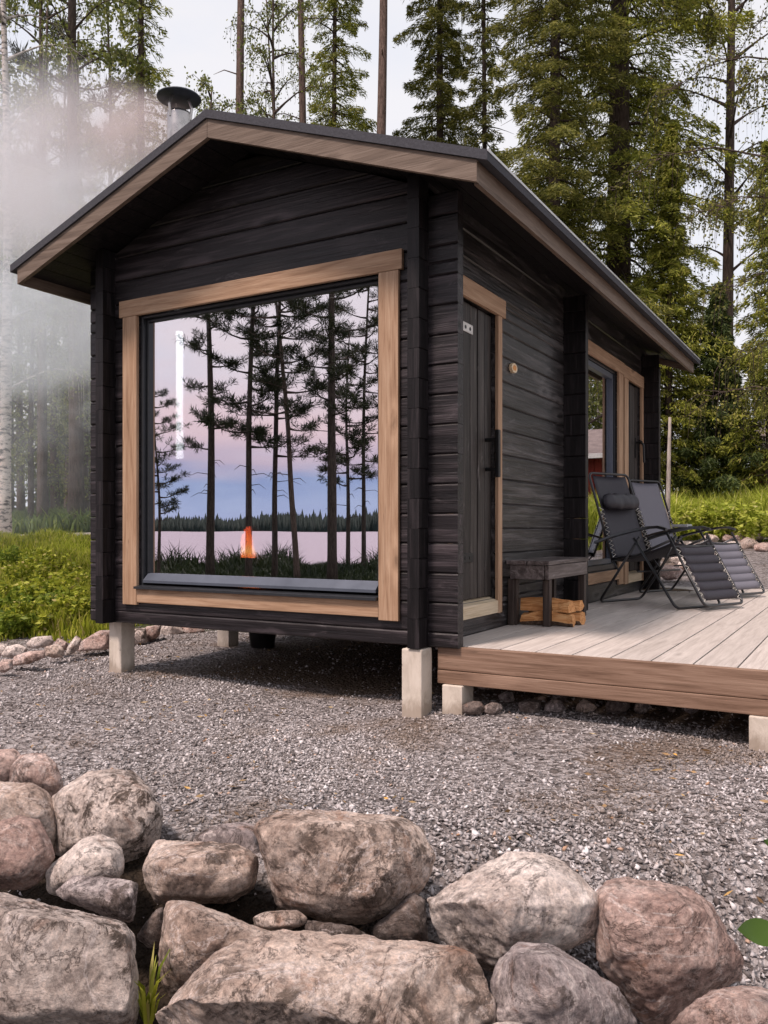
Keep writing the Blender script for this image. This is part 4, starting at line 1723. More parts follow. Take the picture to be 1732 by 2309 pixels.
S = 0.39783
c1 = lambda *p: [(x * S, 1650 + y * S) for x, y in p]
c2 = lambda *p: [(500 + x * S, 1700 + y * S) for x, y in p]
c3 = lambda *p: [(1072 + x * S, 1700 + y * S) for x, y in p]
i1 = lambda *p: [(x * S, 1650 + y * S, w) for x, y, w in p]
i2 = lambda *p: [(500 + x * S, 1700 + y * S, w) for x, y, w in p]
i3 = lambda *p: [(1072 + x * S, 1700 + y * S, w) for x, y, w in p]
rock('reddish boulder cut by the left edge, farthest back in the bank', 'pink', 3.25, c1((-160, 130), (0, 100), (90, 95), (135, 150), (120, 240), (60, 310), (-160, 330)), 0.8, 11)
rock('mauve boulder with dark red stains behind the tall left boulders', 'pink', 3.15, c1((60, 200), (130, 130), (250, 120), (320, 180), (360, 300), (340, 380), (200, 400), (50, 340)), 0.8, 12)
rock('tan boulder at the left edge, standing behind the smooth pinkish one', 'brown', 2.85, c1((-150, 310), (0, 285), (180, 298), (265, 340), (312, 430), (335, 560), (325, 690), (250, 720), (0, 700), (-150, 700)), 0.8, 13, i1((-60, 380, .6), (180, 350, .55), (240, 470, .75), (260, 600, .6), (0, 600, .7)))
rock('pinkish boulder with a pale right rim, cut by the left edge above the largest slab', 'pink', 2.55, c1((-160, 560), (0, 515), (120, 478), (225, 505), (280, 600), (312, 700), (255, 760), (240, 835), (150, 895), (40, 880), (-160, 870)), 0.85, 14, i1((-60, 600, .6), (150, 530, .45), (200, 640, .85), (130, 800, .75), (-40, 820, .7)))
rock('large grey boulder with a flat sloping face, highest of the left cluster', 'grey', 2.85, c1((305, 370), (350, 345), (450, 308), (500, 240), (600, 222), (740, 232), (800, 275), (870, 365), (915, 450), (905, 560), (870, 650), (800, 740), (650, 760), (400, 720), (330, 700), (318, 560)), 0.95, 15, i1((480, 330, .40), (560, 260, .15), (740, 265, .15), (850, 390, .55), (740, 540, 1.0), (470, 575, .95), (450, 420, .6), (620, 700, .75), (350, 560, .3)))
rock('rounded pale grey boulder with an ochre patch, wedged below the flat-faced boulder', 'pale', 2.55, c1((262, 785), (300, 740), (380, 678), (470, 610), (570, 583), (640, 608), (692, 660), (702, 740), (692, 810), (640, 880), (520, 930), (330, 930), (278, 915)), 0.9, 16, i1((380, 740, .75), (520, 650, .6), (620, 690, .65), (640, 780, .7), (420, 850, .9), (330, 860, .7)), soft=4)
rock('small violet grey stone with a straight right end, lying on the largest left slab', 'purple', 2.40, c1((305, 925), (360, 865), (420, 812), (540, 812), (690, 830), (778, 848), (772, 960), (752, 1075), (690, 1080), (560, 1020), (420, 975)), 0.85, 17, i1((400, 895, .5), (520, 930, .8), (730, 930, .7), (720, 1040, .75), (740, 870, .3)))
rock('huge grey slab with dark moss marks in the lower left corner', 'grey', 2.15, c1((-180, 880), (0, 878), (120, 893), (300, 948), (450, 1008), (600, 1045), (700, 1085), (752, 1170), (765, 1400), (772, 1560), (745, 1660), (600, 1730), (0, 1790), (-180, 1700)), 0.7, 18, i1((-100, 1040, .75), (120, 1075, .8), (300, 1115, .8), (560, 1120, .7), (690, 1165, .55), (720, 1400, .75), (700, 1570, .8), (100, 1600, .95), (-100, 1560, .9), (400, 1530, .95)), rough=0.035)
rock('two toned boulder, pale flat top over a rusty front, left of the central block', 'brown', 2.58, c1((818, 775), (870, 655), (900, 618), (1150, 608), (1330, 638), (1452, 712), (1440, 880), (1310, 962), (1100, 975), (900, 972), (852, 900)), 0.95, 19, i1((850, 775, .7), (1000, 745, .95), (1230, 745, .95), (1360, 705, .75), (900, 920, .65), (1250, 920, .75), (1405, 860, .45)))
rock('dull grey boulder half hidden behind the two toned one', 'purple', 2.85, c1((1100, 615), (1200, 540), (1340, 518), (1450, 538), (1495, 650), (1530, 790), (1490, 880), (1300, 900), (1120, 800)), 0.8, 20, i1((1220, 590, .5), (1420, 580, .5), (1450, 700, .6), (1250, 700, .7)))
rock('brown boulder with a peaked top left corner, below the two toned boulder', 'brown', 2.30, c1((950, 978), (1050, 965), (1250, 1025), (1400, 1100), (1560, 1150), (1600, 1230), (1420, 1320), (1200, 1400), (1100, 1450), (1040, 1500), (980, 1515), (935, 1440), (908, 1330), (915, 1170)), 0.85, 21, i1((1050, 1010, .55), (1120, 1080, .75), (1330, 1150, .7), (1250, 1260, .8), (1060, 1390, .8), (980, 1300, .8), (960, 1120, .55)))
rock('narrow dark splinter of rock in the gap right of the largest left slab', 'dark', 2.42, c1((935, 978), (915, 1100), (905, 1230), (840, 1225), (768, 1165), (830, 1080), (880, 1010)), 0.8, 22)
rock('large brown block with a flat top and tapered base, in the middle of the bank', 'brown', 2.52, c2((200, 425), (330, 338), (480, 328), (700, 372), (1030, 372), (1115, 430), (1192, 590), (1155, 720), (1065, 825), (1000, 895), (800, 952), (600, 945), (330, 855), (280, 720)), 0.85, 23, i2((255, 440, .62), (500, 400, .70), (890, 432, .80), (835, 620, 1.0), (860, 830, .75), (600, 880, .65), (370, 780, .62), (1060, 440, .2), (1080, 640, .45)))
rock('small grey stone tucked under the right corner of the brown block', 'dark', 2.42, c2((850, 985), (960, 900), (1050, 830), (1085, 788), (1150, 830), (1145, 950), (1172, 1060), (1120, 1112), (1000, 1090), (880, 1060)), 0.8, 24, i2((1060, 880, .6), (1090, 1000, .8), (950, 1010, .6), (1100, 1070, .6)))
rock('broad low slab with a mossy grey top across the bottom centre', 'brown', 2.02, c2((-370, 1520), (-300, 1440), (-120, 1270), (0, 1130), (120, 1060), (350, 1005), (520, 1010), (700, 1035), (1000, 1090), (1130, 1108), (1310, 1090), (1405, 1150), (1452, 1260), (1500, 1380), (1510, 1530), (1400, 1680), (300, 1760), (-300, 1700)), 0.55, 25, i2((-230, 1440, .55), (0, 1312, .72), (230, 1330, .85), (420, 1390, .95), (780, 1402, 1.0), (1060, 1310, .85), (1300, 1175, .45), (800, 1540, 1.05), (0, 1520, .9), (1200, 1540, .9), (1440, 1420, .5)), rough=0.04)
rock('thin flat stone lying just below the brown block', 'brown', 2.36, c2((170, 930), (240, 895), (430, 885), (485, 925), (470, 975), (330, 1000), (200, 985)), 0.9, 26)
rock('dark broken stone in the shade under the brown block', 'dark', 2.34, c2((465, 940), (640, 975), (760, 1010), (860, 1040), (800, 1090), (630, 1070), (480, 1025)), 0.9, 27)
rock('whitish boulder with a bright rounded top and a notched foot, right of the centre', 'pale', 2.36, c2((1195, 900), (1180, 830), (1280, 740), (1450, 630), (1610, 568), (1810, 572), (1920, 620), (2040, 720), (2110, 795), (2140, 905), (2130, 1010), (1990, 1090), (1830, 1120), (1560, 1150), (1545, 1225), (1500, 1205), (1420, 1130), (1350, 1090), (1250, 1050)), 0.9, 28, i3((-180, 880, .55), (0, 865, .85), (250, 850, 1.0), (450, 815, .95), (610, 800, .55), (225, 940, 1.02), (115, 1175, .72), (540, 1040, .5), (20, 1150, .6), (330, 660, .25)), soft=2)
rock('big pink boulder with white veins at the right end of the bank', 'pink', 2.33, c3((688, 800), (770, 728), (880, 712), (1040, 748), (1200, 778), (1315, 850), (1350, 930), (1455, 1060), (1505, 1160), (1492, 1270), (1310, 1370), (1150, 1490), (1040, 1560), (930, 1500), (850, 1345), (780, 1235), (705, 1180), (700, 1000)), 0.85, 29, i3((770, 860, .5), (1010, 930, .95), (1100, 840, .5), (1290, 900, .4), (980, 1150, 1.05), (1350, 1195, .62), (800, 1130, .6), (1020, 1400, .7), (1300, 1290, .5)))
rock('dark grey boulder with white streaks at the bottom, in front of the whitish one', 'purple', 2.05, c3((75, 1420), (120, 1215), (180, 1138), (250, 1083), (380, 1082), (480, 1108), (600, 1178), (700, 1248), (800, 1330), (865, 1430), (905, 1531), (880, 1640), (300, 1680), (110, 1560)), 0.9, 30, i3((250, 1160, .5), (420, 1150, .55), (460, 1340, .95), (300, 1430, .9), (700, 1400, .6), (620, 1560, .8), (240, 1560, .8)))
rock('brick pink boulder in the lower right corner, cut by the picture edge', 'pink', 2.02, c3((1090, 1560), (1200, 1440), (1350, 1340), (1500, 1313), (1659, 1338), (1780, 1400), (1800, 1650), (1100, 1680)), 0.9, 31, i3((1250, 1470, .6), (1400, 1400, .6), (1600, 1420, .7), (1640, 1560, .8), (1300, 1580, .8)))
rock('white topped stone just showing at the bottom edge beside the dark grey boulder', 'pale', 1.92, c3((60, 1560), (110, 1522), (240, 1518), (310, 1550), (300, 1640), (80, 1640)), 0.9, 32)

# smaller stones: along the grass, under the deck, behind the chairs
c4 = lambda *p: [(x * 0.25316, 1150 + y * 0.25316) for x, y in p]
EDGE = [
    ('pale', (-50, 1180), (70, 1195), (60, 1290), (-50, 1310)), ('pale', (10, 1290), (60, 1215), (170, 1195), (240, 1230), (230, 1300), (100, 1320)),
    ('pale', (235, 1190), (290, 1135), (460, 1120), (480, 1175), (440, 1220), (260, 1230)), ('pink', (90, 1390), (130, 1300), (260, 1260), (400, 1250), (400, 1310), (260, 1370)),
    ('brown', (400, 1300), (400, 1220), (520, 1190), (570, 1240), (560, 1310), (480, 1320)), ('pink', (470, 1210), (520, 1140), (600, 1180), (610, 1240), (560, 1260)),
    ('pale', (580, 1300), (600, 1220), (680, 1115), (725, 1150), (700, 1240), (630, 1290)), ('pink', (680, 1260), (740, 1160), (900, 1070), (1010, 1075), (1010, 1230), (800, 1250)),
    ('grey', (1130, 1160), (1200, 1060), (1300, 1050), (1310, 1180), (1200, 1200)), ('pink', (1230, 1110), (1300, 1040), (1440, 1020), (1420, 1120), (1340, 1180)),
    ('pale', (1400, 1110), (1440, 1010), (1600, 1005), (1640, 1090), (1500, 1130)), ('pink', (-50, 1430), (20, 1330), (110, 1330), (120, 1400), (40, 1450)),
    ('pink', (1560, 1090), (1640, 1000), (1800, 1010), (1830, 1090), (1700, 1120)), ('grey', (1800, 1080), (1850, 1010), (1960, 1010), (1990, 1090)),
]
for i, e in enumerate(EDGE):
    poly = c4(*e[1:])
    D = 1.04 * FPX / (max(p[1] for p in poly) - PHY)
    rock('pale pinkish rubble stone in the row along the grass edge left of the cabin', e[0], min(D, 8.6), poly, 0.9, 60 + i, None, 0.009, 0.06, 'rubble row along the grass edge', 'stone')
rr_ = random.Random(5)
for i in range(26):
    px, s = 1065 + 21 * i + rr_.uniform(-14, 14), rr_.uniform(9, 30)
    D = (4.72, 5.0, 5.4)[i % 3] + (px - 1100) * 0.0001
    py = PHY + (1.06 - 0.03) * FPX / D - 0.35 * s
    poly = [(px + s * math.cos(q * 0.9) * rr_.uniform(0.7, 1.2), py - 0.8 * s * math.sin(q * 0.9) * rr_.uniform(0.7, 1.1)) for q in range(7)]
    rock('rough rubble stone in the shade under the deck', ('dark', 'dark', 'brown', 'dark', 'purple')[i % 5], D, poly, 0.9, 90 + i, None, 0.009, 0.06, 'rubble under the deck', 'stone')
BEHIND = [(1510, 1290, 30), (1545, 1275, 24), (1580, 1262, 22), (1615, 1240, 22), (1650, 1232, 26), (1690, 1228, 24), (1725, 1235, 24), (1560, 1240, 26), (1600, 1216, 20), (1670, 1215, 20), (1530, 1262, 20), (1705, 1212, 18), (1640, 1214, 16)]
for i, (px, py, s) in enumerate(BEHIND):
    D = 10.8 + (1290 - py) * 0.055
    poly = [(px + s * math.cos(q * 0.9) * rr_.uniform(0.7, 1.2), py - 0.7 * s * math.sin(q * 0.9) * rr_.uniform(0.7, 1.1)) for q in range(7)]
    rock('reddish stone in the heap behind the chairs at the end of the deck', ('pink', 'pale', 'brown')[i % 3], D, poly, 0.9, 120 + i, None, 0.009, 0.06, 'stone heap behind the deck', 'stone')


# ------------------------------------------------------------------ gravel
def build_gravel():
    rng = np.random.default_rng(3)
    Cs, Ss = [], []
    for d0, d1, dens, s0, s1 in ((1.9, 3.2, 8000, 0.005, 0.018), (3.2, 4.6, 7500, 0.006, 0.0155), (4.6, 6.4, 3600, 0.007, 0.017), (6.4, 9.4, 1200, 0.009, 0.021)):
        hwid = 0.5 * d1 + 0.5
        n = int(dens * (d1 - d0) * 2 * hwid)
        D = rng.uniform(d0, d1, n)
        Lr = rng.uniform(-hwid, hwid, n)
        X = CAM.x + D * FW.x + Lr * RT.x
        Y = CAM.y + D * FW.y + Lr * RT.y
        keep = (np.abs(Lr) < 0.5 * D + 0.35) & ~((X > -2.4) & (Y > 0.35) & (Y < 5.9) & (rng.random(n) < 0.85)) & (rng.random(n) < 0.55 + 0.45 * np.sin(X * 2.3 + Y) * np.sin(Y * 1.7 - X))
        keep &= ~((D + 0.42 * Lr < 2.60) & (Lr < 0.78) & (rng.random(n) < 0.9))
        X, Y = X[keep], Y[keep]
        s = s0 + (s1 - s0) * rng.random(len(X)) ** 2.6
        Cs.append(np.stack([X, Y, height(X, Y) + s * 0.25], -1))
        Ss.append(s)
    C, s = np.concatenate(Cs), np.concatenate(Ss)
    n = len(C)
    base = np.array([[1, 0, 0], [-1, 0, 0], [0, 1, 0], [0, -1, 0], [0, 0, 1], [0, 0, -1]], float)
    V = base[None] * rng.uniform(0.55, 1.25, (n, 6, 1)) + rng.normal(0, 0.28, (n, 6, 3))
    V *= np.stack([np.ones(n), rng.uniform(0.6, 1, n), rng.uniform(0.4, 0.75, n)], -1)[:, None, :]
    a = rng.uniform(0, 6.28, n)
    ca, sa = np.cos(a)[:, None], np.sin(a)[:, None]
    tilt = rng.normal(0, 0.45, n)[:, None]
    x, y, z = V[..., 0], V[..., 1], V[..., 2]
    z2 = z + x * tilt
    V = np.stack([x * ca - y * sa, x * sa + y * ca, z2], -1) * (s * 0.85)[:, None, None] + C[:, None, :]
    F0 = np.array([[0, 2, 4], [2, 1, 4], [1, 3, 4], [3, 0, 4], [2, 0, 5], [1, 2, 5], [3, 1, 5], [0, 3, 5]])
    F = (np.arange(n)[:, None, None] * 6 + F0[None]).reshape(-1, 3)
    m, N, L, P = mat_new('gravel stones')
    rp = ramp(N, [(0.0, (0.07, 0.057, 0.056)), (0.22, (0.185, 0.165, 0.160)), (0.6, (0.365, 0.335, 0.332)), (0.87, (0.52, 0.485, 0.485)), (0.98, (0.68, 0.645, 0.64)), (1.0, (0.40, 0.22, 0.12))])
    L.new(island(N), rp.inputs[0])
    geo = N.new('ShaderNodeNewGeometry').outputs['Position']
    n1 = noise_n(N, L, geo, 1.0, 5, 0.6)
    dirt = maprange(N, L, n1.outputs[0], 0.50, 0.64, 0, 0.65)
    col = mixc(N, L, dirt, rp.outputs[0], (0.15, 0.105, 0.07))
    n2 = noise_n(N, L, geo, 60, 3)
    r2 = ramp(N, [(0.3, (0.7, 0.7, 0.7)), (0.7, (1.2, 1.2, 1.2))])
    L.new(n2.outputs[0], r2.inputs[0])
    n3 = noise_n(N, L, geo, 0.75, 4, 0.6)
    r3 = ramp(N, [(0.32, (0.72, 0.70, 0.68)), (0.5, (1, 1, 1)), (0.68, (1.2, 1.2, 1.2))])
    L.new(n3.outputs[0], r3.inputs[0])
    col = mixc(N, L, 1.0, col, r3.outputs[0], 'MULTIPLY')
    L.new(mixc(N, L, 0.8, col, r2.outputs[0], 'MULTIPLY'), P.inputs['Base Color'])
    P.inputs['Roughness'].default_value = 0.8
    o = np_mesh('gravel', V.reshape(-1, 3), F, m)
    tag(o, 'loose grey crushed gravel over the yard', 'gravel', kind='stuff')


build_gravel()


# ------------------------------------------------------------------ grass and low plants
def blades(X, Y, hgt, wid, rng, lean=0.35):
    n = len(X)
    a = rng.uniform(0, 6.28, n)
    b_ = rng.uniform(0, 6.28, n)
    ln = hgt * lean * rng.uniform(0.2, 1.3, n)
    Z = height(X, Y) - 0.02
    P0 = np.stack([X, Y, Z], -1)
    S = np.stack([np.cos(a), np.sin(a), np.zeros(n)], -1)
    B = np.stack([np.cos(b_), np.sin(b_), np.zeros(n)], -1)
    up = np.array([0, 0, 1.0])
    w = np.broadcast_to(wid, (n,))[:, None]
    h_ = hgt[:, None]
    P1 = P0 + up * h_ * 0.6 + B * ln[:, None] * 0.35
    P2 = P0 + up * h_ * rng.uniform(0.8, 1.0, n)[:, None] + B * ln[:, None]
    V = np.stack([P0 - S * w * 0.5, P0 + S * w * 0.5, P1 + S * w * 0.4, P1 - S * w * 0.4, P2], 1)
    return V


def grass(name, label, X, Y, hgt, wid, mat, seed, lean=0.35):
    rng = np.random.default_rng(seed)
    V = blades(X, Y, hgt, wid, rng, lean)
    n = len(V)
    i = np.arange(n)[:, None] * 5
    F = np.concatenate([np.concatenate([i + 0, i + 1, i + 2], 1), np.concatenate([i + 0, i + 2, i + 3], 1), np.concatenate([i + 3, i + 2, i + 4], 1)])
    o = np_mesh(name, V.reshape(-1, 3), F, mat)
    tag(o, label, 'grass', kind='stuff')


M['grass_l'] = leaf_mat('bright meadow grass', [(0.0, (0.13, 0.17, 0.014)), (0.5, (0.33, 0.37, 0.035)), (0.85, (0.52, 0.53, 0.07)), (1.0, (0.50, 0.40, 0.17))], 0.4)
M['grass_r'] = leaf_mat('tall lush grass', [(0.0, (0.22, 0.28, 0.03)), (0.5, (0.44, 0.50, 0.065)), (0.85, (0.58, 0.60, 0.12)), (1.0, (0.60, 0.55, 0.24))], 0.4)
M['weed'] = leaf_mat('green weeds', [(0.0, (0.08, 0.13, 0.014)), (0.5, (0.19, 0.26, 0.028)), (1.0, (0.34, 0.40, 0.06))], 0.4)
M['under'] = leaf_mat('forest undergrowth', [(0.0, (0.05, 0.085, 0.02)), (0.5, (0.10, 0.16, 0.035)), (1.0, (0.20, 0.25, 0.06))], 0.35)
M['shore'] = leaf_mat('shore scrub', [(0.0, (0.012, 0.021, 0.007)), (1.0, (0.038, 0.05, 0.018))], 0.2)


def polar(n, d0, d1, s0, s1, rng):
    """scatter over a sector of the ground: forward distance and sideways slope"""
    D = np.sqrt(rng.uniform(d0 * d0, d1 * d1, n))
    s = rng.uniform(s0, s1, n)
    return CAM.x + D * (FW.x + s * RT.x), CAM.y + D * (FW.y + s * RT.y), D, s


def build_plants():
    rng = np.random.default_rng(21)
    # left meadow
    X, Y, D, s = polar(52000, 7.7, 15.5, -0.62, -0.20, rng)
    edge = 7.75 + 0.9 * (s + 0.46) / 0.26 + 0.25 * np.sin(s * 40)
    k = D > edge
    k &= X < -3.1
    X, Y, D, s = X[k], Y[k], D[k], s[k]
    tuft = 0.5 + 0.5 * np.sin(X * 2.9 + 1.7 * np.sin(Y * 2.3)) * np.sin(Y * 3.1 + X)
    hg = (0.10 + 0.20 * tuft + 0.07 * rng.random(len(X))) * np.clip((D - edge[k]) * 1.6 + 0.35, 0, 1)
    grass('grass', 'bright green meadow grass left of the cabin', X, Y, hg, 0.010 + 0.0009 * D, M['grass_l'], 5)
    # undergrowth behind the path, left
    X, Y, D, s = polar(26000, 18.0, 30, -0.66, -0.22, rng)
    hg = 0.35 + 0.35 * rng.random(len(X)) * (0.5 + 0.5 * np.sin(X * 1.3 + Y * 0.7))
    grass('undergrowth', 'low green undergrowth between the hazy trunks', X, Y, hg, 0.05, M['under'], 6, 0.6)
    # right meadow
    X, Y, D, s = polar(42000, 15.5, 24, 0.22, 0.60, rng)
    k = (D > 15.5 + 0.5 * np.sin(s * 30)) & ~((X < 0.2) & (Y < 6.5))
    X, Y, D = X[k], Y[k], D[k]
    hg = (0.65 + 0.35 * np.sin(X * 1.1 + 2 * np.sin(Y * 0.9)) * 0.5 + 0.35 * rng.random(len(X))) * np.clip((D - 15.2) * 0.55 + 0.5, 0.3, 1)
    grass('tall_grass', 'tall lush grass beyond the deck on the right', X, Y, hg * 1.05, 0.035, M['grass_r'], 7, 0.4)
    # low scrub on the lake shore (seen in the window)
    q = rng.uniform(13, 36, 60000)
    Lr = rng.uniform(-22, 22, 60000)
    X = -0.62 * q + 0.78 * Lr
    Y = -0.78 * q - 0.62 * Lr
    cl = np.clip(0.5 + 0.6 * np.sin(X * 0.8 + 1.5 * np.sin(Y * 0.6)) + 0.3 * np.sin(X * 2.3 - Y * 1.9), 0.05, 1.3)
    hg = 0.30 + 1.05 * rng.random(len(X)) * cl * np.clip((q - 22) / 8, 0.12, 0.9)
    grass('shore_scrub', 'low green scrub on the lake shore', X, Y, hg, 0.05, M['shore'], 8, 0.7)


build_plants()


def weed(label, x, y, h, r, seed, mat, leaf=0.05, n=420, group=None, name='weed', cat='plant'):
    rng = np.random.default_rng(seed)
    z = hz(x, y)
    t = thing(name, label, cat, (x, y, z), 0, group)
    b = MB()
    C, Dv = [], []
    for k in range(14):
        a = rng.uniform(0, 6.28)
        o = r * rng.random() ** 0.6
        hh = h * rng.uniform(0.6, 1.0)
        p0, p1 = np.array([math.cos(a) * o * 0.5, math.sin(a) * o * 0.5, -0.03]), np.array([math.cos(a) * o, math.sin(a) * o, hh])
        b.tube([p0, (p0 + p1) / 2 + rng.normal(0, 0.02, 3), p1], [0.005, 0.004, 0.002], 4, False)
        q = n // 14
        u = rng.uniform(0.25, 1.0, q)[:, None]
        dr = rng.normal(size=(q, 3)) * np.array([1, 1, 0.4]) + np.array([0, 0, -0.1])
        C.append(p0 + (p1 - p0) * u + unit(dr) * leaf * 0.6)
        Dv.append(dr)
    b.build('stem', M['weed'], t, local=True)
    V, F = leaf_quads(np.concatenate(C), np.concatenate(Dv), leaf * rng.uniform(0.7, 1.5, len(np.concatenate(C))), leaf * 0.55, rng)
    np_mesh('foliage', V, F, mat, t)
    return t


wl = random.Random(9)
for i, (px, py, D, h) in enumerate([(25, 1290, 9.5, 0.42), (75, 1310, 9.0, 0.38), (130, 1300, 9.4, 0.42), (180, 1330, 9.0, 0.40), (35, 1350, 8.6, 0.34), (110, 1360, 8.8, 0.34), (165, 1270, 10.5, 0.42), (60, 1265, 11, 0.42), (190, 1380, 8.9, 0.3), (15, 1330, 8.8, 0.36), (95, 1335, 9.2, 0.40), (150, 1370, 8.6, 0.34), (60, 1380, 8.3, 0.28), (10, 1390, 8.2, 0.28), (140, 1325, 9.6, 0.42), (185, 1300, 9.9, 0.40), (100, 1270, 11.5, 0.45), (20, 1255, 12, 0.45)]):
    p = at(px, py, D)
    weed('leafy green weed clump in the meadow left of the cabin', p.x, p.y, h, 0.32, 300 + i, M['weed'] if i % 4 == 1 else M['grass_l'], 0.06, 700, 'weed clumps in the left meadow')
for i, (px, D) in enumerate([(1545, 15.6), (1590, 15.3), (1640, 15.2), (1690, 15.0), (1730, 15.2), (1660, 16.0), (1610, 16.2)]):
    p = at(px, 1200, D)
    weed('bushy green weed at the near edge of the tall grass', p.x, p.y, 0.70, 0.55, 330 + i, M['grass_r'], 0.10, 900, 'bushy weeds before the tall grass')


def tuft(label, p, h, n, seed):
    rng = np.random.default_rng(seed)
    V = []
    for k in range(n):
        a = rng.uniform(0, 6.28)
        d = np.array([math.cos(a), math.sin(a), 0])
        s = np.array([-math.sin(a), math.cos(a), 0]) * 0.0045
        q = rng.uniform(0.5, 1) * h
        o = d * rng.uniform(0, 0.03)
        V += [o - s, o + s, o + d * q * 0.25 + s + np.array([0, 0, q * 0.7]), o + d * q * 0.25 - s + np.array([0, 0, q * 0.7]),
              o + d * q * 0.6 + np.array([0, 0, q])]
    F = []
    for k in range(n):
        i = 5 * k
        F += [(i, i + 1, i + 2), (i, i + 2, i + 3), (i + 3, i + 2, i + 4)]
    o = np_mesh('grass_tuft', np.array(V), np.array(F), M['grass_l'])
    o.location = p
    tag(o, label, 'grass tuft')


tuft('small green grass tuft growing in the gap beside the largest left slab', at(333, 2300, 2.15), 0.17, 26, 41)

# broad leaves reaching in from the right
M['broad'] = leaf_mat('broad green leaf', [(0.0, (0.035, 0.075, 0.010)), (1.0, (0.075, 0.135, 0.02))], 0.3, 0.35)
lp = at(1790, 2200, 1.95)
bp_ = thing('broadleaf_plant', 'broad leaved green plant reaching in at the lower right edge', 'plant', lp)
for i, (px, py, D, ln, wd, an) in enumerate(((1712, 2098, 1.9, 0.115, 0.062, 2.9), (1748, 1898, 2.1, 0.07, 0.03, 2.8), (1800, 2080, 1.95, 0.12, 0.07, 0.4))):
    c = at(px, py, D) - lp
    V, F = [], []
    n = 10
    dr = RT * math.cos(an) + Vector((0, 0, 1)) * math.sin(an) * 0.6 - FW * 0.25
    dr.normalize()
    sd_ = (Vector((0, 0, 1)) * 0.8 - FW * 0.7).cross(dr).normalized()
    nn = dr.cross(sd_)
    for k in range(n + 1):
        u = k / n
        w_ = wd * 0.5 * math.sin(math.pi * min(1, u ** 0.8 * 0.98 + 0.02)) + 0.001
        for q in (-1, 0, 1):
            V.append(c + dr * (u - 0.5) * ln + sd_ * q * w_ + nn * (abs(q) * w_ * 0.35 - 0.02 * math.sin(math.pi * u)))
    for k in range(n):
        for q in range(2):
            a_ = 3 * k + q
            F.append((a_, a_ + 1, a_ + 4, a_ + 3))
    link_mesh('leaf', [tuple(v) for v in V], F, M['broad'], bp_, True, local=True)
    st_ = MB()
    st_.tube([(0.05, 0, -0.25), c * 0.6 + Vector((0.03, 0, 0.0)), c - dr * ln * 0.5], [0.004, 0.003, 0.0015], 5)
    st_.build('stem', M['weed'], bp_, local=True)


def build_litter():
    rng = np.random.default_rng(31)
    n = 1500
    D = rng.uniform(2.2, 8.0, n)
    Lr = rng.uniform(-0.5, 0.5, n) * D
    X, Y = CAM.x + D * FW.x + Lr * RT.x, CAM.y + D * FW.y + Lr * RT.y
    k = (np.sin(X * 1.9 + 1) * np.sin(Y * 2.3) + rng.normal(0, 0.5, n) > 0.2) & ~((X > -0.1) & (Y > 0))
    X, Y = X[k], Y[k]
    n = len(X)
    C = np.stack([X, Y, height(X, Y) + 0.016], -1)
    Dr = rng.normal(size=(n, 3)) * np.array([1, 1, 0.12])
    V, F = leaf_quads(C, Dr, rng.uniform(0.015, 0.06, n), rng.uniform(0.003, 0.014, n), rng)
    o = np_mesh('leaf_litter', V, F, leaf_mat('dry litter', [(0.0, (0.10, 0.06, 0.03)), (0.6, (0.30, 0.19, 0.09)), (0.9, (0.52, 0.40, 0.22)), (1.0, (0.55, 0.30, 0.06))], 0.1))
    tag(o, 'dry needles and fallen leaves scattered over the gravel', 'litter', kind='stuff')


build_litter()

# ------------------------------------------------------------------ trees
M['bark_dark'] = bark_mat('dark spruce bark', (0.035, 0.026, 0.022), (0.12, 0.09, 0.075))
M['bark_pine'] = bark_mat('brown pine bark', (0.06, 0.042, 0.034), (0.20, 0.14, 0.115))
M['bark_birch'] = bark_mat('birch bark', (0.07, 0.06, 0.055), (0.55, 0.50, 0.46), True)
M['bark_pale'] = bark_mat('weathered dead wood', (0.20, 0.17, 0.15), (0.42, 0.37, 0.33))
M['n_bright'] = leaf_mat('yellow green spruce needles', [(0.0, (0.06, 0.07, 0.014)), (0.3, (0.18, 0.20, 0.03)), (0.8, (0.38, 0.41, 0.065)), (1.0, (0.46, 0.40, 0.12))], 0.4)
M['n_dark'] = leaf_mat('dark spruce needles', [(0.0, (0.03, 0.05, 0.018)), (0.6, (0.08, 0.115, 0.032)), (1.0, (0.15, 0.175, 0.05))], 0.25)
M['n_mid'] = leaf_mat('olive spruce needles', [(0.0, (0.06, 0.068, 0.013)), (0.6, (0.17, 0.178, 0.034)), (1.0, (0.31, 0.285, 0.07))], 0.38)
M['n_pine'] = leaf_mat('pine needles', [(0.0, (0.02, 0.028, 0.012)), (1.0, (0.05, 0.055, 0.022))], 0.2)
M['l_birch'] = leaf_mat('birch leaves', [(0.0, (0.08, 0.105, 0.025)), (0.6, (0.19, 0.22, 0.055)), (1.0, (0.31, 0.32, 0.10))], 0.45)


def ground_at(px, D):
    p = at(px, PHY, D)
    return (p.x, p.y)


def put(T, label, px, D, bark, leafm, name='spruce_tree', cat='spruce', rz=0.0, group=None):
    tree, rng = T
    t = tree.make(name, label, cat, M[bark], M[leafm], rng, group)
    return place(t, ground_at(px, D), rz)


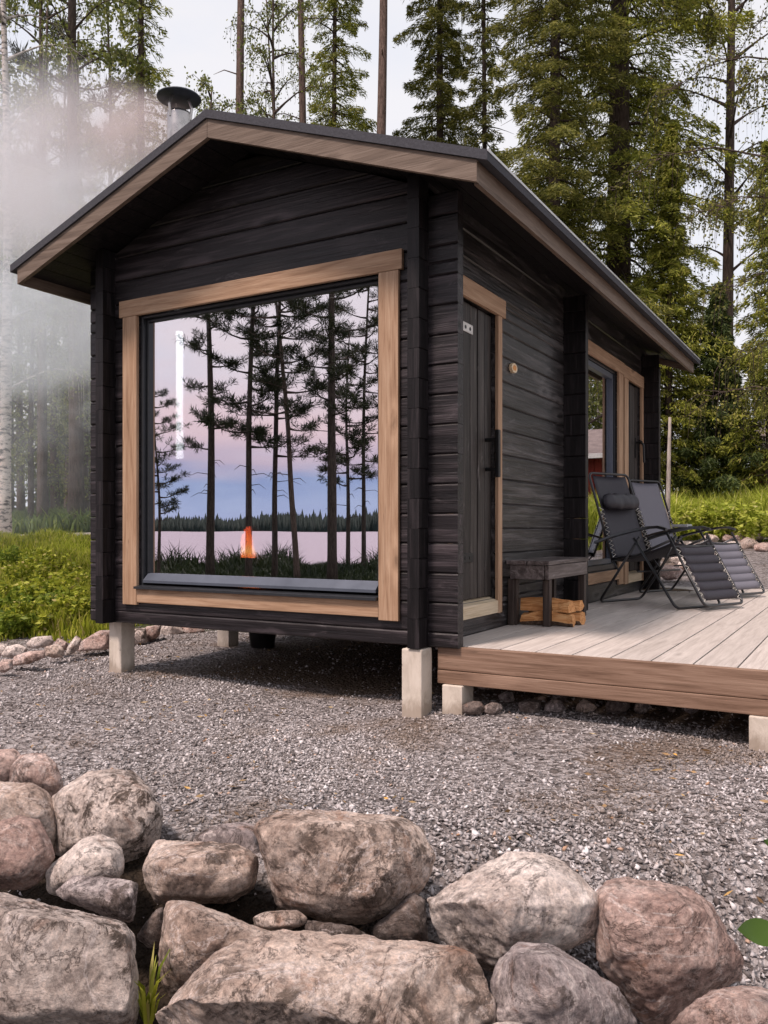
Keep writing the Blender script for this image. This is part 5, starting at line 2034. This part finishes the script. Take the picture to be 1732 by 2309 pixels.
def build_trees():
    # right and centre, nearest first
    put(spruce(27, 3.9, 0.36, 101, 0.08, 1.35, 0.15, 0.12, 0.7, 1.4, 0.40), 'big yellow green spruce with a thick bare upper trunk rising behind the right eaves', 1395, 20.5, 'bark_dark', 'n_bright', rz=0.4)
    put(birch(21, 3.6, 0.16, 117, 0.30, 46, 0.07, (0.0, 0.0), 1.1, 24, 20), 'tall thin leaved tree with dark drooping twigs right of the big spruce', 1640, 20.0, 'bark_dark', 'n_mid', 'larch_tree', 'larch')
    put(spruce(24, 2.1, 0.17, 102, 0.08, 1.6, 0.13, 0.1, 0.5, 1.2), 'dense dark spruce with a pointed crown just right of the roof ridge', 992, 24, 'bark_dark', 'n_mid')
    put(spruce(24, 1.25, 0.10, 103, 0.10, 0.7, 0.14, 0.35), 'thin sparse spruce with a bare pole of a trunk beside the dense dark spruce', 1094, 23, 'bark_dark', 'n_mid')
    put(spruce(22, 2.5, 0.18, 104, 0.06, 1.7, 0.115, 0.12, 0.6, 1.3), 'broad olive spruce between the thin spruce and the yellow green one', 1250, 18.5, 'bark_dark', 'n_mid')
    put(spruce(5.6, 1.2, 0.07, 105, 0.02, 1.9, 0.12, 0.0, 0.35), 'young dark spruce with a pointed top standing behind the tall grass', 1615, 18.6, 'bark_dark', 'n_dark')
    put(spruce(8.5, 1.5, 0.10, 106, 0.05, 0.8, 0.13, 0.25), 'ragged spruce cut by the right edge beside the young dark one', 1735, 18.0, 'bark_dark', 'n_bright')
    put(spruce(9.5, 1.5, 0.10, 107, 0.03, 1.4, 0.12), 'yellowish spruce seen just past the rear corner of the cabin', 1510, 19.0, 'bark_dark', 'n_bright')
    put(spruce(22, 1.75, 0.10, 108, 0.1, 1.1, 0.12, 0.15), 'slender spruce between two bare trunks above the roof', 752, 22, 'bark_dark', 'n_bright')
    # bare trunks over the roof
    put(pine(24, 1.6, 0.135, 110, 0.72, 16, 0.22), 'tall bare trunk nearest the chimney', 540, 19.5, 'bark_pine', 'n_pine', 'pine_tree', 'pine')
    put(pine(23, 1.5, 0.13, 111, 0.70, 16, 0.22, (0.004, 0)), 'bare trunk left of the slender spruce above the roof', 678, 20.5, 'bark_pine', 'n_pine', 'pine_tree', 'pine')
    put(pine(24, 1.6, 0.155, 112, 0.74, 16, 0.22, (0.012, 0.012)), 'bare trunk leaning slightly right of the slender spruce above the roof', 838, 19, 'bark_pine', 'n_pine', 'pine_tree', 'pine')
    # birches
    put(birch(13, 1.9, 0.07, 113, 0.25, 26, 0.065, (0.03, 0.0), 0.8, 10, 18), 'slim birch with scattered leaves between the bare trunks', 605, 18.5, 'bark_dark', 'l_birch', 'birch_tree', 'birch')
    put(birch(14, 2.0, 0.07, 116, 0.25, 28, 0.06, (-0.02, 0.0), 0.8, 11, 18), 'thin leafy birch close behind the left bare trunk over the roof', 640, 21.5, 'bark_dark', 'l_birch', 'birch_tree', 'birch')
    put(birch(9.5, 1.5, 0.06, 114, 0.3, 24, 0.065, (0.0, 0.0), 0.7, 10, 20), 'low leafy birch showing its top just behind the roof ridge', 470, 17.5, 'bark_dark', 'l_birch', 'birch_tree', 'birch')
    put(birch(15, 4.6, 0.14, 115, 0.10, 46, 0.05, (-0.01, 0), 0.9, 28, 20), 'large birch off the right edge with thin drooping branches hanging into view', 2000, 11.5, 'bark_dark', 'n_mid', 'birch_tree', 'birch')
    # left side in the smoke
    put(birch(14, 2.3, 0.125, 120, 0.22, 28, 0.07, (0.0, 0), 1.2, 12, 26), 'white barked birch at the left edge in the smoke', 10, 16.8, 'bark_birch', 'l_birch', 'birch_tree', 'birch')
    put(birch(20, 2.6, 0.17, 121, 0.42, 30, 0.10, (0.0, 0), 1.2, 10, 24), 'thick dark trunked birch high in the smoke left of the chimney', 172, 19, 'bark_dark', 'l_birch', 'birch_tree', 'birch')
    put(spruce(19, 1.3, 0.13, 122, 0.42, 0.6, 0.13, 0.4), 'dark spruce directly behind the chimney in the smoke', 318, 20, 'bark_dark', 'n_bright')
    put(birch(17, 2.4, 0.12, 123, 0.35, 26, 0.09, (0.0, 0), 1.1, 9, 24), 'tall leafy birch in the smoke between the thick trunk and the left edge', 95, 21, 'bark_dark', 'l_birch', 'birch_tree', 'birch')
    put(birch(15, 2.2, 0.10, 124, 0.3, 26, 0.09, (0.0, 0), 1.1, 9, 24), 'leafy birch behind the smoke just left of the chimney', 235, 23, 'bark_dark', 'l_birch', 'birch_tree', 'birch')
    # thin dead pole
    b = MB()
    b.tube([(0, 0, -0.2), (0.02, 0.01, 0.9), (0.045, 0.03, 2.25)], [0.040, 0.036, 0.022], 7)
    g = ground_at(1503, 13.0)
    dt = b.build('dead_trunk', M['bark_pale'], None, smooth=True, local=True)
    dt.location = (g[0], g[1], hz(*g))
    tag(dt, 'thin pale dead trunk standing at the rear corner of the cabin', 'dead trunk')

    # forest behind: copies
    fp = spruce(15, 1.8, 0.14, 130, 0.06, 0.9, 0.19)[0].make('spruce_tree', 'dark spruce in the forest far behind the cabin', 'spruce', M['bark_dark'], M['n_dark'], np.random.default_rng(1), 'far forest spruces')
    rng = random.Random(44)
    first = True
    for i in range(64):
        D = rng.uniform(27, 50)
        px = rng.uniform(1380, 1900) if i < 24 else (rng.uniform(880, 1450) if i < 36 else rng.uniform(-250, 560))
        if i >= 36:
            D = rng.uniform(38, 55)
        p = ground_at(px, D)
        sc = rng.uniform(0.28, 0.46) if i < 36 else rng.uniform(0.4, 0.7)
        if first:
            place(fp, p, rng.uniform(0, 6), sc)
            first = False
        else:
            copy_tree(fp, p, rng.uniform(0, 6), sc)
    pp = pine(15, 1.5, 0.16, 131, 0.55, 20, 0.3, (0, 0), 12)[0].make('pine_tree', 'hazy grey pine trunk deep in the smoky forest', 'pine', M['bark_dark'], M['n_pine'], np.random.default_rng(2), 'hazy pines in the smoky forest')
    first = True
    for px, D, sc in ((48, 33, 1.0), (97, 27, 1.15), (125, 30, 1.0), (155, 29, 1.0), (186, 27.5, 1.1), (-40, 30, 1.0)):
        if first:
            place(pp, ground_at(px, D), 0.3, sc)
            first = False
        else:
            copy_tree(pp, ground_at(px, D), rng.uniform(0, 6), sc)

    lb = birch(11, 2.2, 0.09, 133, 0.12, 30, 0.085, (0, 0), 1.1, 11, 24)[0].make('birch_tree', 'leafy birch among the smoky trees left of the cabin', 'birch', M['bark_dark'], M['l_birch'], np.random.default_rng(9), 'leafy birches in the smoky forest')
    first = True
    for px, D, sc in ((70, 25, 1.0), (165, 26, 0.95), (-60, 24, 1.0), (25, 29, 1.1), (120, 33, 1.15), (205, 31, 1.0), (270, 30, 1.05), (340, 29, 1.0), (90, 38, 1.2), (-20, 36, 1.2), (180, 40, 1.2)):
        if first:
            place(lb, ground_at(px, D), 0.3, sc)
            first = False
        else:
            copy_tree(lb, ground_at(px, D), rng.uniform(0, 6), sc)

    # lakeside pines behind the camera: what the picture window reflects
    VY = 0.124 - CAM.y
    P1 = pine(17, 2.4, 0.15, 140, 0.31, 38, 0.25, (0, 0), 34, 8, 0.021)[0].make('pine_tree', 'lakeside pine', 'pine', M['bark_dark'], M['n_pine'], np.random.default_rng(3))
    P2 = pine(15, 2.2, 0.10, 141, 0.28, 32, 0.25, (0.012, 0.0), 34, 6, 0.021)[0].make('pine_tree', 'lakeside pine', 'pine', M['bark_dark'], M['n_pine'], np.random.default_rng(4))
    P3 = pine(8.5, 1.5, 0.08, 142, 0.36, 22, 0.22, (0, 0), 34, 3, 0.021)[0].make('pine_tree', 'lakeside pine', 'pine', M['bark_dark'], M['n_pine'], np.random.default_rng(5))
    P4 = pine(12, 1.9, 0.10, 143, 0.40, 22, 0.25, (-0.085, -0.05), 32, 4, 0.021)[0].make('pine_tree', 'lakeside pine', 'pine', M['bark_pine'], M['n_pine'], np.random.default_rng(8))
    P5 = pine(16, 1.5, 0.15, 144, 0.30, 26, 0.25, (0.004, 0), 30, 9, 0.021)[0].make('pine_tree', 'lakeside pine', 'pine', M['bark_dark'], M['n_pine'], np.random.default_rng(10))
    used = set()
    REFL = [(P3, 357, 27, 0.74, 'short bushy lakeside pine reflected at the left of the picture window'),
            (P5, 474, 28, 0.95, 'lakeside pine reflected second from the left in the picture window'),
            (P2, 560, 26, 1.05, 'straight lakeside pine reflected above the flame in the picture window'),
            (P2, 618, 27, 1.0, 'slim straight lakeside pine reflected at the middle of the picture window'),
            (P4, 672, 26, 1.0, 'leaning lakeside pine reflected right of the middle of the picture window'),
            (P1, 750, 25, 1.0, 'thick dark lakeside pine reflected in the right half of the picture window'),
            (P3, 786, 33, 1.15, 'thin short lakeside pine reflected beside the thick dark one'),
            (P2, 822, 33, 0.95, 'lakeside pine reflected near the right edge of the picture window')]
    for T, px, D, sc, lab in REFL:
        r = (px - PCX) / FPX
        x = CAM.x + D * (FW.x + r * RT.x)
        y = VY - D * (FW.y + r * RT.y)
        if id(T) not in used:
            used.add(id(T))
            place(T, (x, y), px * 0.1, sc)
            T['label'] = lab
            T['group'] = 'pines on the lake shore'
        else:
            copy_tree(T, (x, y), px * 0.1, sc, lab, 'pines on the lake shore')
    # leafy trees and the red house that the side window reflects
    bt_ = birch(9, 2.4, 0.10, 150, 0.12, 26, 0.12, (0, 0), 1.2, 9, 26)[0].make('birch_tree', 'leafy birch behind the red house', 'birch', M['bark_birch'], M['l_birch'], np.random.default_rng(6), 'birches behind the red house')
    first = True
    for r, D, sc in ((0.20, 29, 1.0), (0.24, 30, 1.1), (0.28, 28, 1.0), (0.16, 31, 1.1), (0.33, 30, 1.0), (0.22, 33, 1.3), (0.26, 34, 1.35), (0.18, 34, 1.25), (0.30, 33, 1.3)):
        dx, dy = FW.x + r * RT.x, FW.y + r * RT.y
        p = (-0.12 - CAM.x - D * dx, CAM.y + D * dy)
        if first:
            place(bt_, p, 0, sc)
            first = False
        else:
            copy_tree(bt_, p, r * 40, sc)


build_trees()


def red_house():
    r, D = 0.25, 21.5
    x, y = -0.12 - CAM.x - D * (FW.x + r * RT.x), CAM.y + D * (FW.y + r * RT.y)
    z = hz(x, y)
    t = thing('red_house', 'red timber house with a grey roof, mirrored in the side window', 'house', (x, y, z))
    mr_ = wood_mat('falu red boards', [(0.16, 0.022, 0.016), (0.24, 0.035, 0.024), (0.30, 0.05, 0.035)], 2, 0.8, 0.1, 0.3)
    b = MB()
    for i in range(40):
        b.cbox(-4 + 0.2 * i, -0.03, -0.3, -4 + 0.2 * i + 0.19, 0.0, 2.2, 0.008)
    b.box(-4, 0.001, -0.3, 4, 4.5, 2.2)
    b.build('wall', mr_, t, local=True)
    b = MB()
    A = [(-4.4, -0.5, 2.10), (-4.4, 2.25, 3.05), (-4.4, 5.0, 2.10), (-4.4, 5.0, 2.02), (-4.4, 2.25, 2.95), (-4.4, -0.5, 2.02)]
    b.prism(A, [(4.4, yy, zz) for _, yy, zz in A])
    b.build('roof', plain_mat('weathered grey roof', (0.20, 0.155, 0.14), 0.85, 0, 0.3, 5), t, local=True)
    b = MB()
    b.cbox(-4.42, -0.56, 2.0, 4.42, -0.51, 2.12, 0.01)
    b.build('eaves_board', plain_mat('white eaves board', (0.6, 0.58, 0.55), 0.6), t, local=True)


red_house()


def house_grass():
    rng = np.random.default_rng(55)
    n = 16000
    D = rng.uniform(15.5, 20.5, n)
    r = rng.uniform(0.08, 0.33, n)
    X = -0.12 - CAM.x - D * (FW.x + r * RT.x)
    Y = CAM.y + D * (FW.y + r * RT.y)
    grass('tall_grass', 'tall grass growing before the red house, mirrored in the side window', X, Y, rng.uniform(0.7, 1.25, n), 0.04, M['grass_r'], 56, 0.4)


house_grass()


# far shore beyond the lake
def far_shore():
    rng = np.random.default_rng(77)
    n = 9000
    Lr = rng.uniform(-900, 900, n)
    q = 720 + rng.uniform(0, 90, n)
    X = -0.62 * q + 0.78 * Lr
    Y = -0.78 * q - 0.62 * Lr
    h = rng.uniform(9, 15, n) * (1 + 0.16 * np.sin(Lr * 0.02) + 0.10 * np.sin(Lr * 0.07)) * (1 + 0.3 * (rng.random(n) < 0.06))
    r = h * 0.24
    V, F = [], []
    k = 6
    a = np.linspace(0, 2 * np.pi, k, endpoint=False)
    ring = np.stack([np.cos(a), np.sin(a)], -1)
    base = np.concatenate([np.stack([X[:, None] + ring[None, :, 0] * r[:, None], Y[:, None] + ring[None, :, 1] * r[:, None], np.full((n, k), -1.3)], -1),
                           np.stack([X, Y, h - 1.3], -1)[:, None, :]], 1)
    i = np.arange(n)[:, None, None] * (k + 1)
    f0 = np.array([[q, (q + 1) % k, k] for q in range(k)])
    F = (i + f0[None]).reshape(-1, 3)
    o = np_mesh('treeline', base.reshape(-1, 3), F, leaf_mat('far forest', [(0.0, (0.012, 0.020, 0.018)), (1.0, (0.026, 0.036, 0.030))], 0.0, 0.9))
    tag(o, 'dark wooded far shore across the lake', 'treeline', kind='stuff')


far_shore()


# ------------------------------------------------------------------ smoke
def build_smoke():
    P0 = Vector((-2.45, 0.55, 4.28))
    ax = Vector((-6.05, 2.75, 0.32)).normalized()
    Lm = 12.5
    R0, K = 0.14, 0.56
    b = MB()
    up = Vector((0, 0, 1))
    s_ = ax.cross(up).normalized()
    u_ = s_.cross(ax).normalized()
    n = 24
    rings = [0.0, 0.25, 0.6, 1.2, 2.2, 4, 7, 10, Lm]
    for s in rings:
        R = R0 + K * s
        for k in range(n):
            a = 2 * math.pi * k / n
            b.v.append(tuple(P0 + ax * s + R * (math.cos(a) * s_ + math.sin(a) * u_)))
    for i in range(len(rings) - 1):
        for k in range(n):
            k2 = (k + 1) % n
            b.f.append((i * n + k, i * n + k2, (i + 1) * n + k2, (i + 1) * n + k))
    b.f.append(tuple(range(n - 1, -1, -1)))
    e = (len(rings) - 1) * n
    b.f.append(tuple(e + k for k in range(n)))
    m = bpy.data.materials.new('drifting wood smoke')
    m.use_nodes = True
    N, L = m.node_tree.nodes, m.node_tree.links
    N.clear()
    out = N.new('ShaderNodeOutputMaterial')
    pv = N.new('ShaderNodeVolumePrincipled')
    L.new(pv.outputs[0], out.inputs['Volume'])
    geo = N.new('ShaderNodeNewGeometry').outputs['Position']
    sub = N.new('ShaderNodeVectorMath')
    sub.operation = 'SUBTRACT'
    L.new(geo, sub.inputs[0])
    sub.inputs[1].default_value = P0
    dt = N.new('ShaderNodeVectorMath')
    dt.operation = 'DOT_PRODUCT'
    L.new(sub.outputs[0], dt.inputs[0])
    dt.inputs[1].default_value = ax
    s = dt.outputs['Value']
    sc = N.new('ShaderNodeVectorMath')
    sc.operation = 'SCALE'
    sc.inputs[0].default_value = ax
    L.new(s, sc.inputs['Scale'])
    rad_ = N.new('ShaderNodeVectorMath')
    rad_.operation = 'DISTANCE'
    L.new(sub.outputs[0], rad_.inputs[0])
    L.new(sc.outputs[0], rad_.inputs[1])
    R = math_n(N, L, 'MULTIPLY_ADD', s, K, R0)
    q = math_n(N, L, 'DIVIDE', rad_.outputs['Value'], R)
    prof = maprange(N, L, q, 0.1, 0.97, 1.0, 0.0)
    nz = noise_n(N, L, mapping(N, L, geo, (0.7, 0.7, 1.1)), 0.8, 5, 0.6, 1.1)
    nf = maprange(N, L, nz.outputs[0], 0.40, 0.62, 0.03, 2.0)
    thin = math_n(N, L, 'POWER', math_n(N, L, 'ADD', R, 0.25), -1.6)
    endf = maprange(N, L, s, 9.5, 12.4, 1, 0)
    d = math_n(N, L, 'MULTIPLY', math_n(N, L, 'MULTIPLY', prof, nf), math_n(N, L, 'MULTIPLY', thin, endf))
    d = math_n(N, L, 'MULTIPLY', d, 1.75)
    L.new(d, pv.inputs['Density'])
    hue = maprange(N, L, s, 0.2, 5.0, 0, 1)
    col = mixc(N, L, hue, (0.70, 0.61, 0.60), (0.89, 0.95, 1.0))
    L.new(col, pv.inputs['Color'])
    pv.inputs['Anisotropy'].default_value = 0.2
    o = b.build('smoke', m, None, loc=P0)
    tag(o, 'grey wood smoke drifting from the chimney across the left trees', 'smoke', kind='stuff')


build_smoke()
